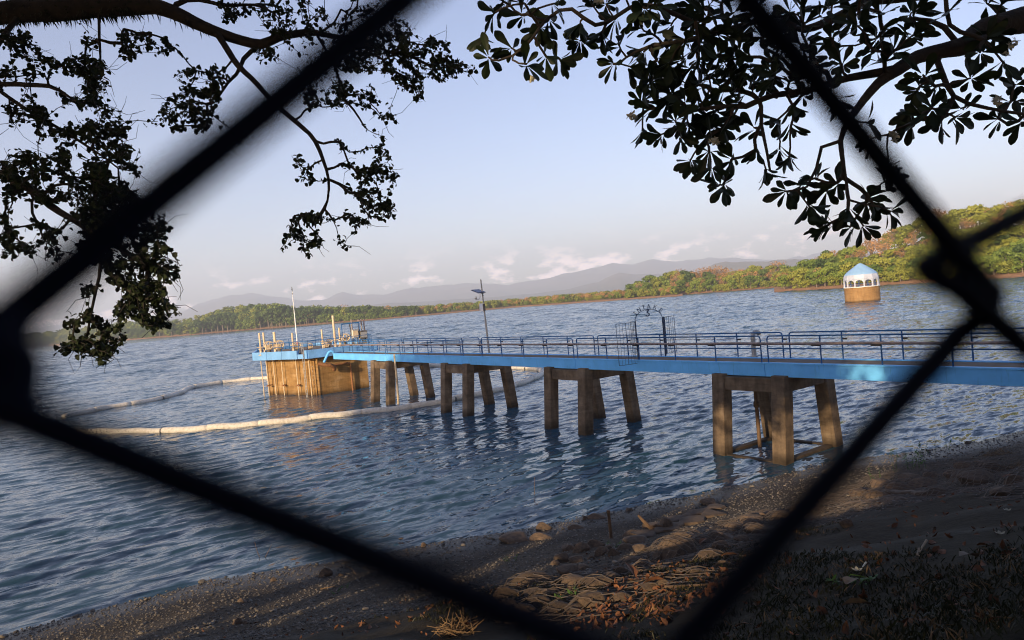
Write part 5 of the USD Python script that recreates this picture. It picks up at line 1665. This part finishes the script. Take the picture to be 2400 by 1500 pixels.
for name, px in (('wire_netting', [(1180, 1360), (1330, 1350), (1480, 1308), (1570, 1270), (1660, 1235), (1800, 1195), (1860, 1215), (1760, 1290), (1720, 1345), (1560, 1400), (1400, 1455), (1190, 1470)]),
                 ('wire_netting', [(1840, 1205), (2030, 1120), (2200, 1085), (2400, 1062), (2480, 1090), (2480, 1160), (2350, 1180), (2080, 1190), (1900, 1235)])):
    g = Polygon([tuple(ground_hit(x, y)[:2]) for x, y in px]).buffer(.05)
    x0, y0, x1, y1 = g.bounds
    hx = .115
    P, Q = [], []
    nx, ny = int((x1 - x0) / (hx * 1.0)) + 2, int((y1 - y0) / (hx * .9)) + 2
    for j in range(ny):
        for i in range(nx):
            if (i + j) % 2:
                continue
            cx, cy = x0 + i * hx, y0 + j * hx * .9
            # node with a short twisted bar and two slanting wires
            for (ax_, ay_, bx2, by2) in ((0, 0, 0, .32), (0, .32, 1, .9), (0, .32, -1, .9)):
                P.append((cx + ax_ * hx, cy + ay_ * hx)); Q.append((cx + bx2 * hx, cy + by2 * hx))
    P, Q = np.array(P), np.array(Q)
    jit = lambda A: A + .03 * (np.stack([meshkit.noise(np.stack([A[:, 0] * 2.2, A[:, 1] * 2.2, 0 * A[:, 0]], 1), s) for s in (1, 2)], 1) - .5) * 3
    P, Q = jit(P), jit(Q)
    inside = shapely.contains_xy(g, P[:, 0], P[:, 1]) & (rg.uniform(size=len(P)) > .05)
    P, Q = P[inside], Q[inside]
    zp_, zq_ = drape(P[:, 0], P[:, 1]), drape(Q[:, 0], Q[:, 1])
    nm = MB()
    for k in range(len(P)):
        nm.tube([(*P[k], zp_[k]), (*Q[k], zq_[k])], .0065, 3, cap=False)
    solo(name, nm, LOOK['net_wire'], 'hexagonal wire netting draped over brown stones ' + ('below the wooden stake' if P[:, 0].mean() < 6 else 'at the right edge of the bank'), 'netting')

# stake, driftwood, loose twigs
p = ground_hit(1433, 1262)
t = thing('wooden_stake', 'dark brown wooden stake standing upright in the gravel', 'stake', p)
hs = 66 / pxm(p[1])
part(t, 'stake', MB().beam((0, 0, -.3), (-.02, .0, hs), .085, .085, up=(0, 1, 0), a=(1, 0, 0), ch=.012, w1=.09, h1=.08), LOOK['wood_stake'])
p = ground_hit(1535, 1250)
solo('driftwood_branch', MB().tube([p + [.0, 0, .0], p + [-.12, .05, .16], p + [-.3, .1, .36], p + [-.42, .12, .52]], [.075, .06, .05, .035], 8).tube([p + [-.12, .05, .16], p + [.06, .0, .22], p + [.22, -.05, .2]], [.05, .04, .02], 7), LOOK['wood_stake'], 'stubby brown driftwood branch propped beside the dark boulder', 'branch', smooth=40)
a, b = ground_hit(1500, 1235), ground_hit(1700, 1168)
for k, (x0, y0, x1, y1, wd, lab) in enumerate(((1490, 1262, 1680, 1205, .30, 'long pale grey concrete slab half sunk in the bank above the netting'), (1520, 1240, 1690, 1190, .2, 'narrow pale slab behind the long grey one on the bank'), (2050, 1154, 2180, 1162, .2, 'flat grey slab at the edge of the netting on the right'))):
    a, b = ground_hit(x0, y0), ground_hit(x1, y1)
    m = MB()
    ts = np.linspace(0, 1, 12)
    for i in range(11):
        q0, q1 = a + (b - a) * ts[i], a + (b - a) * ts[i + 1]
        q0[2], q1[2] = float(ground_z(q0[0], q0[1])), float(ground_z(q1[0], q1[1]))
        w0, w1 = wd * 2 * (.7 + .5 * math.sin(i * 1.9 + k)), wd * 2 * (.7 + .5 * math.sin((i + 1) * 1.9 + k))
        m.beam(q0, q1, abs(w0) + .1, .2, ch=.04, w1=abs(w1) + .1, h1=.2)
    solo('stone_slab', m, LOOK['rock_stone'], lab, 'slab', smooth=50)


def twig(px, r, look_, label, lift=.03, fork=None):
    P = [ground_hit(x, y) + [0, 0, lift] for x, y in px]
    m = MB().tube(P, np.linspace(r, r * .5, len(P)), 6)
    if fork:
        F = [ground_hit(x, y) + [0, 0, lift] for x, y in fork]
        m.tube(F, np.linspace(r * .8, r * .3, len(F)), 5)
    solo('twig', m, LOOK[look_], label, 'twig', smooth=40)


twig([(2172, 1276), (2162, 1290), (2155, 1306)], .013, 'straw', 'pale forked twig lying in the dark grass', fork=[(2155, 1296), (2150, 1312), (2160, 1313)])
twig([(2030, 1330), (2022, 1344)], .01, 'petal', 'short white twig in the dark grass left of the forked one')
twig([(812, 1330), (826, 1338), (834, 1348)], .016, 'straw', 'pale curved twig on the gravel behind the pyramid stone')
twig([(750, 1384), (775, 1379), (793, 1377)], .014, 'straw', 'straight straw coloured stick on the sunlit gravel')
twig([(1560, 1385), (1620, 1380), (1650, 1378), (1720, 1372)], .014, 'wood_stake', 'long thin brown stick across the netted stones')
twig([(1700, 1420), (1740, 1392), (1760, 1380)], .012, 'wood_stake', 'thin dark stick in the grass right of the netted stones')
# drowned twigs standing in the shallows
for k, (pts, lab) in enumerate((([(608, 1305), (602, 1290), (597, 1270)], 'thin bare twig standing in the shallow water'), ([(622, 1305), (630, 1290), (637, 1275)], 'thin leaning twig in the shallow water right of the bare one'), ([(502, 1375), (497, 1365), (490, 1352)], 'short twig poking out of the shallows at the left'), ([(1252, 1160), (1253, 1135), (1252, 1118)], 'thin upright reed in the water below the second pier'))):
    q = onz(*pts[0], 0)
    P = [q - UPV * .3] + [at(x, y, q[1]) for x, y in pts]
    solo('reed', MB().tube(P, np.linspace(.013, .006, len(P)), 5), LOOK['wood_stake'], lab, 'reed')

# green weeds
for k, (x, y, n, hpx, wpx, lab, name) in enumerate(((2130, 1105, 46, 46, 100, 'green leafy weed on the sand just right of the thick fence wire', 'weed'), (2190, 1062, 30, 34, 120, 'thin green creeper with sparse leaves against the water', 'weed'), (2065, 1125, 18, 26, 40, 'small green weed beside the thick fence wire', 'weed'), (1440, 1282, 14, 14, 30, 'tiny green plant at the foot of the wooden stake', 'weed'), (1340, 1392, 16, 14, 50, 'low green plant between the netted stones', 'weed'), (795, 1388, 14, 14, 26, 'tiny bright green plant on the sunlit gravel', 'weed'), (1195, 1320, 12, 16, 24, 'thin green plant on the gravel above the fence wire', 'weed'), (1990, 1370, 14, 16, 50, 'tuft of green weed in the dark grass', 'weed'))):
    p = ground_hit(x, y)
    s_ = pxm(p[1])
    t = thing('weed', lab, 'plant', (p[0], p[1], 0))
    st, lf_ = MB(), MB()
    for i in range(max(3, n // 5)):
        bx2 = np.array([rg.uniform(-.5, .5) * wpx / s_, rg.uniform(-.25, .25), 0])
        z0 = float(ground_z(p[0] + bx2[0], p[1] + bx2[1]))
        hh = hpx / s_ * rg.uniform(.6, 1.3)
        tip = bx2 + [rg.normal() * .12, rg.normal() * .08, hh]
        S = [bx2 + UPV * (z0 - .03), (bx2 + tip) / 2 + UPV * z0 + rg.normal(size=3) * .03, tip + UPV * z0]
        part(t, 'stem', MB().tube(S, [.007, .005, .003], 5), LOOK['plant_leaf'])
        for j in range(9):
            u = rg.uniform(.25, 1)
            b_ = S[0] * (1 - u) + S[2] * u
            lv_, lf2 = leaf_sheet(.13, .05, 4, lambda q: math.sin(math.pi * min(.98, q * .93 + .05)), .2, .3)
            lf_.add(put_leaf(lv_, b_, rg.normal(size=3) * [1, 1, .4] + [0, 0, .1], UPV + rg.normal(size=3) * .3, rg.uniform(.5, 1.1) * (1.0 if n > 20 else .55)), lf2)
    tag(part(t, 'leaves', lf_, LOOK['plant_leaf']), kind='stuff')

# heaps of straw
for x, y, w, h, n, lab in ((2335, 1068, 60, 22, 110, 'heap of dry straw at the right on the sandy bank'), (2370, 1098, 90, 14, 80, 'flat heap of dry straw below the other one at the right edge'), (1075, 1478, 70, 26, 80, 'tangle of dry reddish stalks at the bottom behind the fence wire')):
    p = ground_hit(x, y)
    s_ = pxm(p[1])
    m = MB()
    for i in range(n):
        c = p + [rg.normal() * w / s_ * .3, rg.normal() * .14, 0]
        c[2] = float(ground_z(c[0], c[1])) + abs(rg.normal()) * h / s_ * .35
        d = unit(rg.normal(size=3) * [1, .7, .35]) * rg.uniform(.08, .2)
        m.tube([c - d, c + d + [0, 0, -.03]], .0045, 3, cap=False)
    tag(solo('straw_heap', m, LOOK['straw'], lab, 'straw'))


def scatter(name, protos, pos, scl, rot, label, cat, seed):
    pi = UsdGeom.PointInstancer.Define(stage, numbered('/World', name))
    paths = []
    for mesh_, lk, nm in protos:
        paths.append(part(pi, nm, mesh_, lk).GetPath())
    pi.CreatePrototypesRel().SetTargets(paths)
    r2 = np.random.default_rng(seed)
    n = len(pos)
    pi.CreateProtoIndicesAttr(Vt.IntArray.FromNumpy(r2.integers(0, len(paths), n).astype(np.int32)))
    pi.CreatePositionsAttr(Vt.Vec3fArray.FromNumpy(np.asarray(pos, np.float32)))
    pi.CreateOrientationsAttr(Vt.QuathArray([Gf.Quath(float(a), float(b), float(c), float(d)) for a, b, c, d in rot]))
    pi.CreateScalesAttr(Vt.Vec3fArray.FromNumpy(np.asarray(scl, np.float32)))
    return tag(pi, label, cat, kind='stuff')


def quats(n, r2, tilt):
    a = r2.uniform(0, math.pi, n)
    t1, t2 = r2.normal(0, tilt, n) / 2, r2.normal(0, tilt, n) / 2
    q = np.stack([np.cos(a), t1 * np.cos(a) + t2 * np.sin(a), t2 * np.cos(a) - t1 * np.sin(a), np.sin(a)], 1)
    return q / np.linalg.norm(q, axis=1, keepdims=True)


def ground_points(n, r2, dmin, dmax, power=1.0):
    """points of the bank in the view, thicker near the camera line of sight"""
    out = []
    while sum(map(len, out)) < n:
        Y = r2.uniform(3.2, 32, 40000)
        X = r2.uniform(-1, 1, 40000) * (Y * .78 + 1)
        d = shore_dist(X, Y)
        k = (d > dmin) & (d < dmax) & (r2.uniform(size=len(X)) < (8.0 / Y) ** power)
        out.append(np.stack([X[k], Y[k]], 1))
    P = np.vstack(out)[:n]
    return np.concatenate([P, ground_z(P[:, 0], P[:, 1])[:, None]], 1)


r2 = np.random.default_rng(61)
pv_ = [(MB().add(*(lambda q: (q[0] * [1, .75, .55], q[1]))(rock_mesh(np.random.default_rng(s), 1, .2))), LOOK['pebble_stone'], 'pebble') for s in range(4)]
P = ground_points(26000, r2, -.25, 8.5, .35)
dP = shore_dist(P[:, 0], P[:, 1])
s_ = np.exp(r2.normal(math.log(.024), .42, len(P)))
P[:, 2] += s_ * .12
scatter('gravel', pv_, P, np.repeat(s_[:, None], 3, 1), quats(len(P), r2, .25), 'loose grey and brown gravel along the waterline', 'gravel', 1)
# leaf litter
dv_, df_ = leaf_sheet(.12, .075, 3, lambda u: math.sin(math.pi * min(.97, u * .9 + .08)), .35, .35)
dv2, df2 = leaf_sheet(.09, .05, 3, lambda u: math.sin(math.pi * min(.97, u * .9 + .08)), -.4, -.5)
P = ground_points(1300, r2, 5.0, 20, .8)
reds = [ground_hit(*q) for q in in_poly([(1440, 1330), (1560, 1320), (1700, 1330), (1760, 1290), (1760, 1360), (1640, 1420), (1560, 1470), (1340, 1490), (1330, 1440), (1430, 1390)], 380, r2)]
P = np.vstack([P, reds])
P[:, 2] += .02
scatter('leaf_litter', [(MB().add(dv_ - [.05, 0, 0], df_), LOOK['dead_leaf'], 'dead_leaf'), (MB().add(dv2 - [.04, 0, 0], df2), LOOK['dead_leaf'], 'dead_leaf')], P, np.repeat(r2.uniform(.35, .95, len(P))[:, None], 3, 1), quats(len(P), r2, .5), 'brown fallen leaves on the bank and between the netted stones', 'leaf litter', 2)


def tuft(r3, n, L):
    m = MB()
    for i in range(n):
        b_ = np.array([r3.normal() * .05, r3.normal() * .05, -.01])
        tip = b_ + [r3.normal() * L * .5, r3.normal() * L * .5, L * r3.uniform(.4, 1)]
        sd = unit(np.cross(tip - b_, r3.normal(size=3))) * .004
        md = (b_ + tip) / 2 + [0, 0, L * .15]
        m.add([b_ - sd, b_ + sd, md + sd, md - sd, tip], [[0, 1, 2], [0, 2, 3], [3, 2, 4]])
    return m


P = ground_points(13000, r2, 8.2, 21, .8)
q = np.stack([P[:, 0] * .5, P[:, 1] * .5, 0 * P[:, 0]], 1)
P = P[meshkit.fbm(q, 3, 9) > .57]
r3 = np.random.default_rng(4)
scatter('grass', [(tuft(r3, 11, .055), LOOK['grass_blade'], 'tuft') for _ in range(3)] + [(tuft(r3, 6, .05), LOOK['straw'], 'tuft')], P, np.repeat(r2.uniform(.5, 1.3, len(P))[:, None], 3, 1), quats(len(P), r2, .1), 'short dark grass with dry blades on the upper bank', 'grass', 3)
# fallen petals and pale chips
for x, y, lab in ((2362, 1205, 'white fallen flower in the dark grass at the right edge'), (2010, 1351, 'white fallen flower near the bottom of the thick fence wire'), (2345, 1264, 'white fallen flower below the other one at the right edge')):
    p = ground_hit(x, y) + [0, 0, .03]
    m = MB()
    for j in range(5):
        a = j * 1.2566
        pv2, pf2 = leaf_sheet(.05, .03, 3, lambda u: math.sin(math.pi * min(.97, .1 + u * .85)), .2, -.2)
        m.add(put_leaf(pv2, p, [math.cos(a), math.sin(a), .25], UPV), pf2)
    solo('fallen_flower', m, LOOK['petal'], lab, 'flower')
for x, y, s1, lab in ((2290, 1322, 1.7, 'large curled dead leaf in the dark grass'), (1985, 1390, 1.5, 'curled dead leaf in the grass beside the thick fence wire'), (2378, 1120, 2.6, 'orange dead leaf on the netted stones at the right edge'), (1640, 1280, 2.0, 'orange dead leaf under the netting beside the biggest stone'), (1690, 1312, 1.9, 'orange dead leaf between the netted stones on the right'), (1555, 1370, 1.9, 'orange dead leaf in front of the netted stones'), (1490, 1365, 1.8, 'orange dead leaf on the left of the netted stones'), (1975, 1440, 1.5, 'pale curled leaf at the bottom in the dark grass')):
    p = ground_hit(x, y) + [0, 0, .05]
    solo('fallen_leaf', MB().add(put_leaf(dv_, p, [rg.normal(), rg.normal() * .5, .25], UPV + rg.normal(size=3) * .4, s1), df_), LOOK['dead_leaf' if 'orange' in lab else 'dull_leaf'], lab, 'leaf')
